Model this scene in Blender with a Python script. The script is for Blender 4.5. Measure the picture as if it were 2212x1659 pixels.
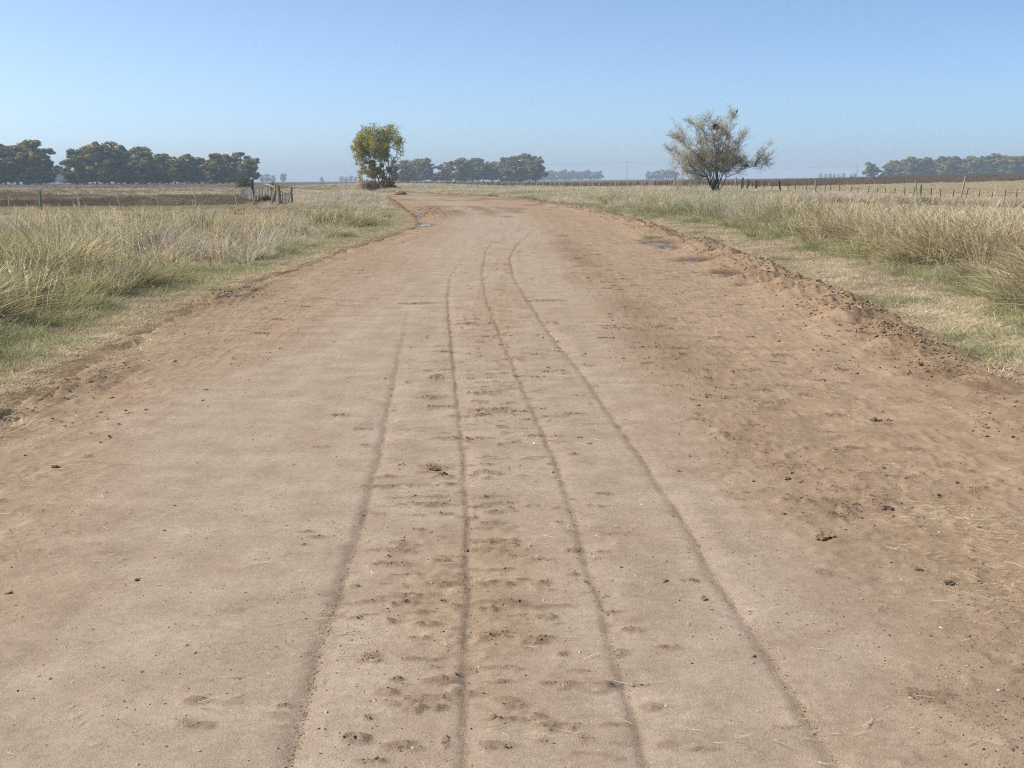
import bpy, math, random
import numpy as np
from mathutils import Vector, Matrix

for o in list(bpy.data.objects):
    bpy.data.objects.remove(o, do_unlink=True)
SC = bpy.context.scene
COL = SC.collection
rng = np.random.default_rng(11)
random.seed(5)
R = math.radians

# ------------------------------------------------------------------ camera
EYE = 2.0                      # metres above the road
W0, H0, FPX = 2212.0, 1659.0, 2496.0
PITCH = math.atan((H0 / 2 - 390.0) / FPX)
ROLL = R(0.25)
_f = Vector((0, math.cos(PITCH), -math.sin(PITCH)))
_u0 = Vector((0, math.sin(PITCH), math.cos(PITCH)))
_r0 = Vector((1, 0, 0))
_r = _r0 * math.cos(ROLL) - _u0 * math.sin(ROLL)
_u = _r0 * math.sin(ROLL) + _u0 * math.cos(ROLL)
cam_d = bpy.data.cameras.new('camera')
cam = bpy.data.objects.new('camera', cam_d)
COL.objects.link(cam)
cam_d.sensor_width = 36.0
cam_d.lens = FPX / W0 * 36.0
cam_d.clip_start = 0.1
cam_d.clip_end = 30000
M = Matrix((_r, _u, -_f)).transposed().to_4x4()
M.translation = (0, 0, EYE)
cam.matrix_world = M
SC.camera = cam

# ------------------------------------------------------------------ sky, sun, exposure
SUN_EL, SUN_AZ = R(42), R(-84)     # azimuth measured from +Y (view) towards +X
world = bpy.data.worlds.new('World')
SC.world = world
world.use_nodes = True
wn, wl = world.node_tree.nodes, world.node_tree.links
wn.clear()
wo = wn.new('ShaderNodeOutputWorld')
bg = wn.new('ShaderNodeBackground')
sky = wn.new('ShaderNodeTexSky')
sky.sky_type = 'NISHITA'
sky.sun_disc = False
sky.sun_elevation = SUN_EL
sky.sun_rotation = SUN_AZ
sky.altitude = 100
sky.air_density = 0.4
sky.dust_density = 1.5
sky.ozone_density = 6.0
bg.inputs['Strength'].default_value = 0.15
wb = wn.new('ShaderNodeMix')            # white balance, even over the whole sky
wb.data_type = 'RGBA'; wb.blend_type = 'MULTIPLY'; wb.inputs[0].default_value = 1.0
wb.inputs[7].default_value = (1.38, 1.35, 1.11, 1)
wl.new(sky.outputs[0], wb.inputs[6])
wl.new(wb.outputs[2], bg.inputs['Color'])
wl.new(bg.outputs[0], wo.inputs['Surface'])

sun_d = bpy.data.lights.new('sun', 'SUN')
sun_d.energy = 4.2
sun_d.angle = R(0.5)
sun_d.color = (1.0, 0.915, 0.77)
sun = bpy.data.objects.new('sun', sun_d)
COL.objects.link(sun)
sd = Vector((math.sin(SUN_AZ) * math.cos(SUN_EL), math.cos(SUN_AZ) * math.cos(SUN_EL), math.sin(SUN_EL)))
sun.rotation_euler = sd.to_track_quat('Z', 'Y').to_euler()
sun.location = (-40, 0, 40)

vs = SC.view_settings
vs.view_transform = 'Standard'
vs.look = 'None'
vs.exposure = 0.48
vs.gamma = 1.0
vs.use_curve_mapping = False
SC.render.engine = 'CYCLES'
SC.cycles.max_bounces = 4
SC.cycles.diffuse_bounces = 2
SC.cycles.transparent_max_bounces = 8
SC.cycles.volume_bounces = 0
SC.cycles.use_denoising = False
SC.cycles.adaptive_threshold = 0.01
SC.cycles.pixel_filter_type = 'BLACKMAN_HARRIS'
SC.cycles.filter_width = 1.2

# ------------------------------------------------------------------ helpers
def ray(px, py):
    return _r * ((px - W0 / 2) / FPX) + _u * ((H0 / 2 - py) / FPX) + _f

def at(px, py, z=0.0):                       # picture point on a level plane
    d = ray(px, py)
    t = (z - EYE) / d.z
    return Vector((0, 0, EYE)) + d * t

def atD(px, py, D):                          # picture point at a distance
    d = ray(px, py)
    return Vector((0, 0, EYE)) + d * (D / d.y)

def hor(px):
    return 390 - (px - 1106) * math.tan(ROLL)

def _hash(ix, iy, seed):
    h = (ix.astype(np.int64) * 374761393 + iy.astype(np.int64) * 668265263 + seed * 144665) & 0x7fffffff
    h = ((h ^ (h >> 13)) * 1274126177) & 0x7fffffff
    h = h ^ (h >> 16)
    return (h & 0xffff) / 65535.0

def noise(x, y, s=1.0, seed=0):              # value noise in -1..1, feature size s
    ca, sa = math.cos(0.6 + seed * 1.7), math.sin(0.6 + seed * 1.7)
    x = np.asarray(x, float) / s
    y = np.asarray(y, float) / s
    x, y = x * ca - y * sa, x * sa + y * ca
    ix, iy = np.floor(x), np.floor(y)
    fx, fy = x - ix, y - iy
    fx = fx * fx * (3 - 2 * fx)
    fy = fy * fy * (3 - 2 * fy)
    a = _hash(ix, iy, seed)
    b = _hash(ix + 1, iy, seed)
    c = _hash(ix, iy + 1, seed)
    d = _hash(ix + 1, iy + 1, seed)
    return ((a * (1 - fx) + b * fx) * (1 - fy) + (c * (1 - fx) + d * fx) * fy) * 2 - 1

def fbm(x, y, s, seed=0, n=3, gain=0.5):
    t, a = 0, 1.0
    for k in range(n):
        t = t + a * noise(x, y, s / 2 ** k, seed + 17 * k)
        a *= gain
    return t

def ss(a, b, x):
    t = np.clip((np.asarray(x, float) - a) / (b - a), 0, 1)
    return t * t * (3 - 2 * t)

# road edges, found from the photograph and laid on the level road
LE = [(-10, -4.45), (5, -4.45), (10, -4.45), (13, -4.75), (20, -5.2), (24, -5.1), (29, -4.85), (38, -4.7), (45, -4.4), (51, -4.1), (62, -5.0),
      (91, -8.6), (120, -12.3), (143, -16.5), (178, -24.5), (230, -41), (300, -70)]
RE = [(-10, 5.0), (5, 5.0), (11.3, 5.05), (14.5, 5.2), (20.8, 5.65), (27.7, 5.95), (38, 6.1), (50, 6.2), (71, 5.7), (85, 5.0), (100, 3.7), (120, 1.8),
      (143, -1.6), (166, -8.0), (200, -18), (240, -32), (300, -58)]
_ly, _lx = zip(*LE)
_ry, _rx = zip(*RE)
def xl(y): return np.interp(y, _ly, _lx)
def xr(y): return np.interp(y, _ry, _rx)
def cshift(y):
    return np.where(np.asarray(y) > 45, (xl(y) + xr(y)) / 2 - 0.75, 0.0) * ss(45, 60, y)

def T(x, y):                                 # the lie of the land away from the road
    x = np.asarray(x, float); y = np.asarray(y, float)
    z = 0.62 * np.exp(-(((x - 25) / 15) ** 2 + ((y - 160) / 62) ** 2))
    z = z + 0.28 * np.exp(-(((x - 11) / 6) ** 2)) * ss(10, 30, y) * (1 - ss(70, 110, y))
    z = z - 0.30 * ss(26, 38, x) * (1 - ss(120, 160, y)) * ss(20, 60, y)
    z = z + 0.45 * np.exp(-(((x + 16) / 6) ** 2 + ((y - 112) / 26) ** 2))
    z = z + 0.45 * ss(190, 300, y) * ss(-80, 0, x)
    z = z + 2.0 * ss(45, 160, x) * ss(130, 330, y)
    z = z + 0.9 * ss(150, 600, y) * ss(60, -60, x) * ss(-20, -60, x)
    z = z + 0.5 * ss(170, 250, y) * ss(-75, -40, x) * ss(0, -30, x)
    z = z + 0.06 * fbm(x, y, 7, 3) + 0.035 * noise(x, y, 1.3, 9) * (1 - ss(60, 90, y))
    return z
def Tf(x, y): return float(T(x, y))

def nodemat(name, rough=0.9):
    m = bpy.data.materials.new(name)
    m.use_nodes = True
    n, l = m.node_tree.nodes, m.node_tree.links
    b = n['Principled BSDF']
    b.inputs['Roughness'].default_value = rough
    b.inputs['Specular IOR Level'].default_value = 0.25
    return m, n, l, b

def mixcol(n, l, fac, a, b, mode='MIX'):
    x = n.new('ShaderNodeMix')
    x.data_type = 'RGBA'
    x.blend_type = mode
    for s, v in ((0, fac), (6, a), (7, b)):
        if hasattr(v, 'links'):
            l.new(v, x.inputs[s])
        elif s == 0:
            x.inputs[0].default_value = v
        else:
            x.inputs[s].default_value = (*v, 1)
    return x.outputs[2]

def ramp(n, l, src, lo, hi):
    x = n.new('ShaderNodeMapRange')
    x.inputs[1].default_value = lo
    x.inputs[2].default_value = hi
    l.new(src, x.inputs[0])
    return x.outputs[0]

def tnoise(n, l, co, scale, detail=3, rough=0.55):
    x = n.new('ShaderNodeTexNoise')
    x.inputs['Scale'].default_value = scale
    x.inputs['Detail'].default_value = detail
    x.inputs['Roughness'].default_value = rough
    l.new(co, x.inputs['Vector'])
    return x.outputs['Fac']

def mk(name, verts, faces, mat, parent=None, smooth=False, attrs=None):
    me = bpy.data.meshes.new(name)
    if isinstance(faces, np.ndarray):
        v = np.asarray(verts, np.float32)
        k = faces.shape[1]
        me.vertices.add(len(v)); me.vertices.foreach_set('co', v.ravel())
        me.loops.add(faces.size); me.loops.foreach_set('vertex_index', faces.astype(np.int32).ravel())
        me.polygons.add(len(faces))
        me.polygons.foreach_set('loop_start', np.arange(0, faces.size, k, dtype=np.int32))
        me.update(calc_edges=True)
    else:
        me.from_pydata([tuple(v) for v in verts], [], faces)
    if attrs:
        for an, val in attrs.items():
            val = np.asarray(val, np.float32)
            if val.ndim == 1:
                a = me.attributes.new(an, 'FLOAT', 'POINT'); a.data.foreach_set('value', val)
            else:
                if val.shape[1] == 3:
                    val = np.hstack([val, np.ones((len(val), 1), np.float32)])
                a = me.attributes.new(an, 'FLOAT_COLOR', 'POINT'); a.data.foreach_set('color', val.astype(np.float32).ravel())
    if smooth:
        me.polygons.foreach_set('use_smooth', np.ones(len(me.polygons), bool))
    if mat:
        me.materials.append(mat)
    me.update()
    ob = bpy.data.objects.new(name, me)
    COL.objects.link(ob)
    if parent:
        ob.parent = parent
    return ob

def tag(o, label=None, cat=None, group=None, kind=None):
    if label: o['label'] = label
    if cat: o['category'] = cat
    if group: o['group'] = group
    if kind: o['kind'] = kind
    return o

def empty(name, loc=(0, 0, 0), rz=0.0):
    o = bpy.data.objects.new(name, None)
    o.empty_display_size = 0.2
    o.location = loc
    o.rotation_euler = (0, 0, rz)
    COL.objects.link(o)
    return o

class MB:                                     # collects tubes and strips into one mesh
    def __init__(s): s.v = []; s.f = []; s.c = []
    def tube(s, pts, rad, k=6, col=(1, 1, 1), cap=True, jit=0.0):
        b0 = len(s.v); pts = [Vector(p) for p in pts]
        n = len(pts)
        for i, p in enumerate(pts):
            d = (pts[min(i + 1, n - 1)] - pts[max(i - 1, 0)])
            d = d.normalized() if d.length > 1e-9 else Vector((0, 0, 1))
            a = d.orthogonal().normalized(); b = d.cross(a)
            if i == 0: a0 = a
            else:
                a = (a0 - d * a0.dot(d)).normalized(); b = d.cross(a); a0 = a
            r = rad[i] if hasattr(rad, '__len__') else rad
            for j in range(k):
                t = 2 * math.pi * j / k
                rr = r * (1 + random.uniform(-jit, jit))
                s.v.append(p + a * (math.cos(t) * rr) + b * (math.sin(t) * rr)); s.c.append(col)
        for i in range(n - 1):
            for j in range(k):
                s.f.append((b0 + i * k + j, b0 + i * k + (j + 1) % k, b0 + (i + 1) * k + (j + 1) % k, b0 + (i + 1) * k + j))
        if cap:
            s.f.append(tuple(b0 + (n - 1) * k + j for j in range(k)))
            s.f.append(tuple(b0 + k - 1 - j for j in range(k)))
    def quad(s, p, a, b, col):
        i = len(s.v)
        s.v += [p - a - b, p + a - b, p + a + b, p - a + b]; s.c += [col] * 4
        s.f.append((i, i + 1, i + 2, i + 3))
    def strip(s, p0, p1, w, col):
        d = p1 - p0
        a = d.orthogonal().normalized(); b = d.cross(a).normalized()
        t = random.uniform(0, 6.283)
        a = (a * math.cos(t) + b * math.sin(t)) * w
        i = len(s.v)
        s.v += [p0 - a, p0 + a, p1]; s.c += [col] * 3
        s.f.append((i, i + 1, i + 2))
    def build(s, name, mat, parent=None, smooth=False):
        return mk(name, s.v, s.f, mat, parent, smooth, {'col': np.array(s.c)})

def lumps(name, n_sub, seed, sx, sy, sz, rough, mat, parent=None):
    """an uneven lump of earth"""
    import bmesh
    bm = bmesh.new()
    bmesh.ops.create_icosphere(bm, subdivisions=n_sub, radius=1)
    v = np.array([q.co[:] for q in bm.verts])
    d = 1 + rough * (noise(v[:, 0] * 3 + v[:, 2] * 5, v[:, 1] * 3 + v[:, 2] * 3.3, 1.0, seed) + 0.6 * noise(v[:, 0] * 8 + v[:, 2] * 7, v[:, 1] * 8 - v[:, 2] * 6, 1.0, seed + 5))
    v = v * d[:, None] * np.array([sx, sy, sz])
    v[:, 2] = np.maximum(v[:, 2], -0.25 * sz)
    f = [tuple(q.index for q in p.verts) for p in bm.faces]
    bm.free()
    return mk(name, v, f, mat, parent)

# ------------------------------------------------------------------ materials
def dirt_material():
    m, n, l, b = nodemat('dirt', 0.95)
    b.inputs['Specular IOR Level'].default_value = 0.12
    tc = n.new('ShaderNodeTexCoord').outputs['Object']
    def attr(a):
        x = n.new('ShaderNodeAttribute'); x.attribute_name = a; return x.outputs['Fac']
    comp, moist, wet, scuff_shade = attr('compact'), attr('moist'), attr('wet'), attr('scuff_shade')
    stretch = n.new('ShaderNodeMapping')
    stretch.inputs['Scale'].default_value = (0.85, 1.05, 1)
    l.new(tc, stretch.inputs['Vector'])
    st = stretch.outputs[0]
    big = tnoise(n, l, tc, 0.45, 4)
    mid = tnoise(n, l, st, 2.6, 5, 0.6)
    fine = tnoise(n, l, st, 22, 5, 0.7)
    grit = tnoise(n, l, tc, 130, 3, 0.7)
    lanes_m = n.new('ShaderNodeMapping'); lanes_m.inputs['Scale'].default_value = (3.2, 0.10, 1); l.new(tc, lanes_m.inputs['Vector'])
    lanes = tnoise(n, l, lanes_m.outputs[0], 1.0, 4, 0.6)
    sand = tnoise(n, l, tc, 330, 2, 0.6)
    loose = mixcol(n, l, ramp(n, l, mid, 0.35, 0.65), (0.264, 0.186, 0.124), (0.344, 0.254, 0.178))
    packed = mixcol(n, l, ramp(n, l, mid, 0.35, 0.68), (0.298, 0.231, 0.175), (0.374, 0.301, 0.238))
    c = mixcol(n, l, comp, loose, packed)
    c = mixcol(n, l, ramp(n, l, big, 0.52, 0.7), c, mixcol(n, l, 0.5, c, (0.31, 0.222, 0.15)))
    c = mixcol(n, l, moist, c, (0.205, 0.140, 0.088))
    c = mixcol(n, l, scuff_shade, c, (0.215, 0.150, 0.104))
    c = mixcol(n, l, wet, c, (0.085, 0.055, 0.036))
    c = mixcol(n, l, 1.0, c, mixcol(n, l, ramp(n, l, fine, 0.3, 0.72), (0.86, 0.855, 0.85), (1.12, 1.12, 1.12)), 'MULTIPLY')
    c = mixcol(n, l, 1.0, c, mixcol(n, l, ramp(n, l, grit, 0.3, 0.7), (0.76, 0.76, 0.76), (1.22, 1.22, 1.22)), 'MULTIPLY')
    c = mixcol(n, l, 1.0, c, mixcol(n, l, ramp(n, l, sand, 0.3, 0.7), (0.84, 0.84, 0.84), (1.15, 1.15, 1.15)), 'MULTIPLY')
    c = mixcol(n, l, 1.0, c, mixcol(n, l, ramp(n, l, lanes, 0.3, 0.7), (0.93, 0.925, 0.92), (1.06, 1.06, 1.065)), 'MULTIPLY')
    # scattered dark crumbs and pale grit
    vo = n.new('ShaderNodeTexVoronoi'); vo.inputs['Scale'].default_value = 38
    l.new(st, vo.inputs['Vector'])
    sp = n.new('ShaderNodeMath'); sp.operation = 'LESS_THAN'; sp.inputs[1].default_value = 0.13
    l.new(vo.outputs['Distance'], sp.inputs[0])
    sel = n.new('ShaderNodeSeparateColor'); l.new(vo.outputs['Color'], sel.inputs[0])
    k1 = n.new('ShaderNodeMath'); k1.operation = 'GREATER_THAN'; k1.inputs[1].default_value = 0.72
    l.new(sel.outputs[0], k1.inputs[0])
    k2 = n.new('ShaderNodeMath'); k2.operation = 'MULTIPLY'
    l.new(sp.outputs[0], k2.inputs[0]); l.new(k1.outputs[0], k2.inputs[1])
    c = mixcol(n, l, k2.outputs[0], c, mixcol(n, l, ramp(n, l, sel.outputs[1], 0.2, 0.8), (0.15, 0.10, 0.07), (0.45, 0.38, 0.30)))
    l.new(c, b.inputs['Base Color'])
    bp = n.new('ShaderNodeBump'); bp.inputs['Strength'].default_value = 0.55; bp.inputs['Distance'].default_value = 0.012
    h = n.new('ShaderNodeMath'); h.operation = 'MULTIPLY_ADD'; h.inputs[1].default_value = 0.6
    l.new(grit, h.inputs[0]); l.new(fine, h.inputs[2])
    l.new(h.outputs[0], bp.inputs['Height'])
    l.new(bp.outputs[0], b.inputs['Normal'])
    return m
DIRT = dirt_material()

def ground_material():
    m, n, l, b = nodemat('field_ground', 1.0)
    b.inputs['Specular IOR Level'].default_value = 0.05
    tc = n.new('ShaderNodeTexCoord').outputs['Object']
    ca = n.new('ShaderNodeAttribute'); ca.attribute_name = 'col'
    a, d = tnoise(n, l, tc, 0.9, 5, 0.6), tnoise(n, l, tc, 14, 4, 0.7)
    c = mixcol(n, l, 1.0, ca.outputs['Color'], mixcol(n, l, ramp(n, l, a, 0.3, 0.7), (0.72, 0.72, 0.70), (1.25, 1.25, 1.25)), 'MULTIPLY')
    c = mixcol(n, l, 1.0, c, mixcol(n, l, ramp(n, l, d, 0.3, 0.7), (0.65, 0.65, 0.62), (1.3, 1.3, 1.3)), 'MULTIPLY')
    l.new(c, b.inputs['Base Color'])
    bp = n.new('ShaderNodeBump'); bp.inputs['Strength'].default_value = 0.8; bp.inputs['Distance'].default_value = 0.04
    l.new(d, bp.inputs['Height']); l.new(bp.outputs[0], b.inputs['Normal'])
    return m
GROUND = ground_material()

def leafy(name, translucent=0.3, instanced=False):
    """colour comes from the plant's own vertex colours (root to tip), shifted a little from plant to plant"""
    m = bpy.data.materials.new(name); m.use_nodes = True
    n, l = m.node_tree.nodes, m.node_tree.links
    n.clear()
    out = n.new('ShaderNodeOutputMaterial')
    ca = n.new('ShaderNodeAttribute'); ca.attribute_name = 'col'
    c = ca.outputs['Color']
    if instanced:
        ti = n.new('ShaderNodeAttribute'); ti.attribute_type = 'INSTANCER'; ti.attribute_name = 'tint'
        gr = n.new('ShaderNodeAttribute'); gr.attribute_type = 'INSTANCER'; gr.attribute_name = 'green'
        c = mixcol(n, l, 1.0, c, mixcol(n, l, gr.outputs['Fac'], (1, 1, 1), (0.66, 0.88, 0.62)), 'MULTIPLY')
        c = mixcol(n, l, 1.0, c, mixcol(n, l, ti.outputs['Fac'], (0.68, 0.66, 0.66), (1.34, 1.32, 1.28)), 'MULTIPLY')
    df = n.new('ShaderNodeBsdfDiffuse'); tr = n.new('ShaderNodeBsdfTranslucent'); mx = n.new('ShaderNodeMixShader')
    mx.inputs[0].default_value = translucent
    l.new(c, df.inputs[0]); l.new(c, tr.inputs[0])
    l.new(df.outputs[0], mx.inputs[1]); l.new(tr.outputs[0], mx.inputs[2]); l.new(mx.outputs[0], out.inputs[0])
    return m
GRASS = leafy('grass_blades', 0.40, True)
TUSS = leafy('tussock_blades', 0.40, False)
LEAF = leafy('tree_leaves', 0.25, False)
STRAW = leafy('straw', 0.1, True)

def bark_material(name, a, bcol, scale=6):
    m, n, l, b = nodemat(name, 0.95)
    tc = n.new('ShaderNodeTexCoord').outputs['Object']
    mp = n.new('ShaderNodeMapping'); mp.inputs['Scale'].default_value = (1, 1, 0.18); l.new(tc, mp.inputs[0])
    t = tnoise(n, l, mp.outputs[0], scale, 5, 0.65)
    l.new(mixcol(n, l, ramp(n, l, t, 0.3, 0.7), a, bcol), b.inputs['Base Color'])
    bp = n.new('ShaderNodeBump'); bp.inputs['Strength'].default_value = 0.7; bp.inputs['Distance'].default_value = 0.02
    l.new(t, bp.inputs['Height']); l.new(bp.outputs[0], b.inputs['Normal'])
    return m
BARK = bark_material('grey_bark', (0.10, 0.085, 0.07), (0.24, 0.21, 0.18))
EUBARK = bark_material('eucalyptus_bark', (0.16, 0.14, 0.12), (0.42, 0.38, 0.33), 2)
DARKBARK = bark_material('dark_bark', (0.045, 0.038, 0.032), (0.12, 0.10, 0.085))
WOOD = bark_material('weathered_wood', (0.16, 0.14, 0.115), (0.36, 0.33, 0.28), 30)
PALEWOOD = bark_material('pale_wood', (0.34, 0.32, 0.27), (0.55, 0.52, 0.45), 30)
REDWOOD = bark_material('reddish_wood', (0.05, 0.032, 0.024), (0.12, 0.08, 0.06), 30)
GREENWOOD = bark_material('mossy_wood', (0.16, 0.18, 0.12), (0.30, 0.33, 0.23), 30)

def lichen_material():
    m, n, l, b = nodemat('lichen_wood', 0.95)
    tc = n.new('ShaderNodeTexCoord').outputs['Object']
    t = tnoise(n, l, tc, 18, 4)
    sx = n.new('ShaderNodeSeparateXYZ'); l.new(tc, sx.inputs[0])
    hi = ramp(n, l, sx.outputs[2], 0.85, 1.25)
    k = n.new('ShaderNodeMath'); k.operation = 'MULTIPLY'
    l.new(hi, k.inputs[0]); l.new(ramp(n, l, t, 0.35, 0.6), k.inputs[1])
    base = mixcol(n, l, ramp(n, l, t, 0.3, 0.7), (0.15, 0.13, 0.105), (0.36, 0.32, 0.26))
    l.new(mixcol(n, l, k.outputs[0], base, (0.27, 0.22, 0.05)), b.inputs['Base Color'])
    return m
LICHEN = lichen_material()
WIRE, *_w = nodemat('wire', 0.6); _w[2].inputs['Base Color'].default_value = (0.16, 0.12, 0.10, 1); _w[2].inputs['Metallic'].default_value = 0.6
PAINT, *_w = nodemat('white_cap', 0.6); _w[2].inputs['Base Color'].default_value = (0.75, 0.75, 0.73, 1)
STEEL, *_w = nodemat('galvanised_steel', 0.6); _w[2].inputs['Base Color'].default_value = (0.30, 0.31, 0.32, 1)

def clod_material(name, a, bcol):
    m, n, l, b = nodemat(name, 1.0)
    b.inputs['Specular IOR Level'].default_value = 0.1
    tc = n.new('ShaderNodeTexCoord').outputs['Object']
    t = tnoise(n, l, tc, 40, 4, 0.7)
    l.new(mixcol(n, l, ramp(n, l, t, 0.3, 0.7), a, bcol), b.inputs['Base Color'])
    bp = n.new('ShaderNodeBump'); bp.inputs['Strength'].default_value = 0.8; bp.inputs['Distance'].default_value = 0.01
    l.new(t, bp.inputs['Height']); l.new(bp.outputs[0], b.inputs['Normal'])
    return m
CLOD = clod_material('dry_clod', (0.17, 0.11, 0.07), (0.31, 0.215, 0.145))
DARKCLOD = clod_material('damp_clod', (0.095, 0.067, 0.048), (0.20, 0.142, 0.10))
MOUND = clod_material('orange_earth', (0.25, 0.16, 0.095), (0.36, 0.24, 0.15))
def stone_material():
    m, n, l, b = nodemat('pebble_stone', 0.8)
    ti = n.new('ShaderNodeAttribute'); ti.attribute_type = 'INSTANCER'; ti.attribute_name = 'tint'
    l.new(mixcol(n, l, ti.outputs['Fac'], (0.22, 0.17, 0.13), (0.58, 0.53, 0.46)), b.inputs['Base Color'])
    return m
STONE = stone_material()
def crumb_material():
    m, n, l, b = nodemat('soil_crumb', 1.0)
    b.inputs['Specular IOR Level'].default_value = 0.08
    ti = n.new('ShaderNodeAttribute'); ti.attribute_type = 'INSTANCER'; ti.attribute_name = 'tint'
    l.new(mixcol(n, l, ti.outputs['Fac'], (0.10, 0.070, 0.048), (0.33, 0.232, 0.15)), b.inputs['Base Color'])
    return m
CRUMB = crumb_material()
def water_material():
    m, n, l, b = nodemat('muddy_water', 0.12)
    b.inputs['Base Color'].default_value = (0.13, 0.10, 0.075, 1)
    b.inputs['Specular IOR Level'].default_value = 0.5
    b.inputs['IOR'].default_value = 1.33
    return m
WATER = water_material()

# ------------------------------------------------------------------ dirt road
TR = [  # wheel marks: picture points along each, width of the imprint, depth, strength far away
    ([(600, 1720), (620, 1659), (650, 1560), (690, 1400), (730, 1290), (765, 1180), (800, 1060), (828, 940), (850, 830), (872, 720), (885, 650)], 0.06, 0.0095, 21),
    ([(998, 1720), (1000, 1659), (1005, 1500), (1008, 1300), (1008, 1150), (1003, 1030), (990, 880), (978, 780), (968, 680), (966, 640), (972, 600)], 0.026, 0.0095, 38),
    ([(1420, 1720), (1395, 1659), (1370, 1560), (1330, 1420), (1290, 1290), (1240, 1130), (1215, 1040), (1170, 930), (1130, 840), (1085, 740), (1050, 650), (1040, 590), (1050, 540), (1072, 512)], 0.035, 0.008, 55),
    ([(1850, 1720), (1810, 1659), (1740, 1540), (1660, 1410), (1570, 1290), (1490, 1150), (1420, 1040), (1350, 940), (1260, 810), (1200, 740), (1140, 650), (1110, 600), (1100, 560), (1112, 535), (1150, 500), (1180, 484)], 0.055, 0.0095, 75),
]
SCUFF = [  # dug-up patches of soil: picture x, y, half width px, half height px
    (845, 1495, 32, 9), (890, 1288, 55, 8), (860, 1345, 34, 6), (1110, 1302, 30, 8), (1110, 1330, 36, 5), (1165, 1258, 22, 8), (860, 1615, 52, 14), (800, 1645, 40, 8),
    (1060, 1610, 60, 10), (1080, 1365, 40, 6), (1340, 1408, 20, 9), (850, 1220, 60, 6), (850, 1188, 55, 4), (880, 1180, 34, 4), (940, 1010, 42, 10), (960, 1030, 30, 6),
    (1050, 1020, 26, 5), (830, 1052, 38, 4), (880, 1075, 50, 5), (920, 1090, 60, 5), (960, 1110, 40, 5), (1030, 1095, 34, 5), (840, 1030, 30, 4), (1000, 946, 75, 4),
    (1150, 942, 60, 3), (1050, 888, 60, 7), (1010, 900, 60, 3), (780, 927, 26, 3), (730, 898, 28, 3), (950, 880, 35, 3), (940, 815, 22, 8), (930, 860, 40, 4), (1240, 895, 30, 2),
    (1040, 850, 50, 4), (1060, 1170, 50, 8), (1040, 1190, 30, 6), (1110, 1525, 34, 10), (1160, 1545, 20, 8), (1080, 1470, 40, 6), (1080, 1440, 50, 5), (1050, 1260, 36, 6),
    (1870, 1095, 60, 12), (1790, 1080, 50, 10), (1990, 1500, 60, 16), (1900, 1080, 40, 10), (1780, 1235, 24, 8), (1700, 1000, 60, 12), (690, 1160, 34, 4), (660, 1150, 20, 3),
    (1040, 1075, 30, 4), (900, 1050, 28, 4), (1000, 1245, 22, 6), (1170, 650, 60, 3), (1250, 1445, 30, 5), (960, 760, 30, 3), (900, 655, 50, 2), (1010, 700, 30, 2)]
_r5 = random.Random(5)
for _k in range(210):                        # many smaller ones between the wheel marks
    _y = 4.0 * (17.0 / 4.0) ** _r5.random(); _x = _r5.gauss(-0.15, 0.55)
    _s = FPX / _y
    _px, _py = 1106 + _x * _s, 390 + 2.0 * _s * 0.985
    SCUFF.append((_px, _py, _r5.uniform(0.03, 0.13) * _s * _r5.uniform(.5, 1), _r5.uniform(0.015, 0.045) * 2 * _s / _y))
for _k in range(190):
    _y = 6.5 * (42.0 / 6.5) ** _r5.random(); _x = _r5.gauss(1.9, 0.35) if _r5.random() < 0.45 else (_r5.uniform(1.6, 4.6) if _r5.random() < 0.75 else _r5.uniform(-4.2, -2.6))
    _s = FPX / _y
    SCUFF.append((1106 + _x * _s, 390 + 2.0 * _s * 0.985, _r5.uniform(0.05, 0.22) * _s * _r5.uniform(.5, 1), _r5.uniform(0.03, 0.10) * 2 * _s / _y))
PUD = [(1420, 527, 22, 3.2), (1446, 537, 14, 2.2), (1502, 566, 28, 3.0), (1568, 594, 20, 3.0), (1597, 604, 24, 2.2), (1611, 622, 12, 2.2), (912, 487, 17, 1.8), (905, 470, 9, 1.2), (898, 464, 8, 1.0), (1098, 468, 9, 0.7)]
puddles = []
for (px, py, hw, hh) in PUD:
    c = at(px, py, -0.03); e = at(px + hw, py, -0.03); n_ = at(px, py - hh, -0.03); s_ = at(px, py + hh, -0.03)
    puddles.append((c.x, c.y, e.x - c.x, (n_.y - s_.y) / 2))

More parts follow.
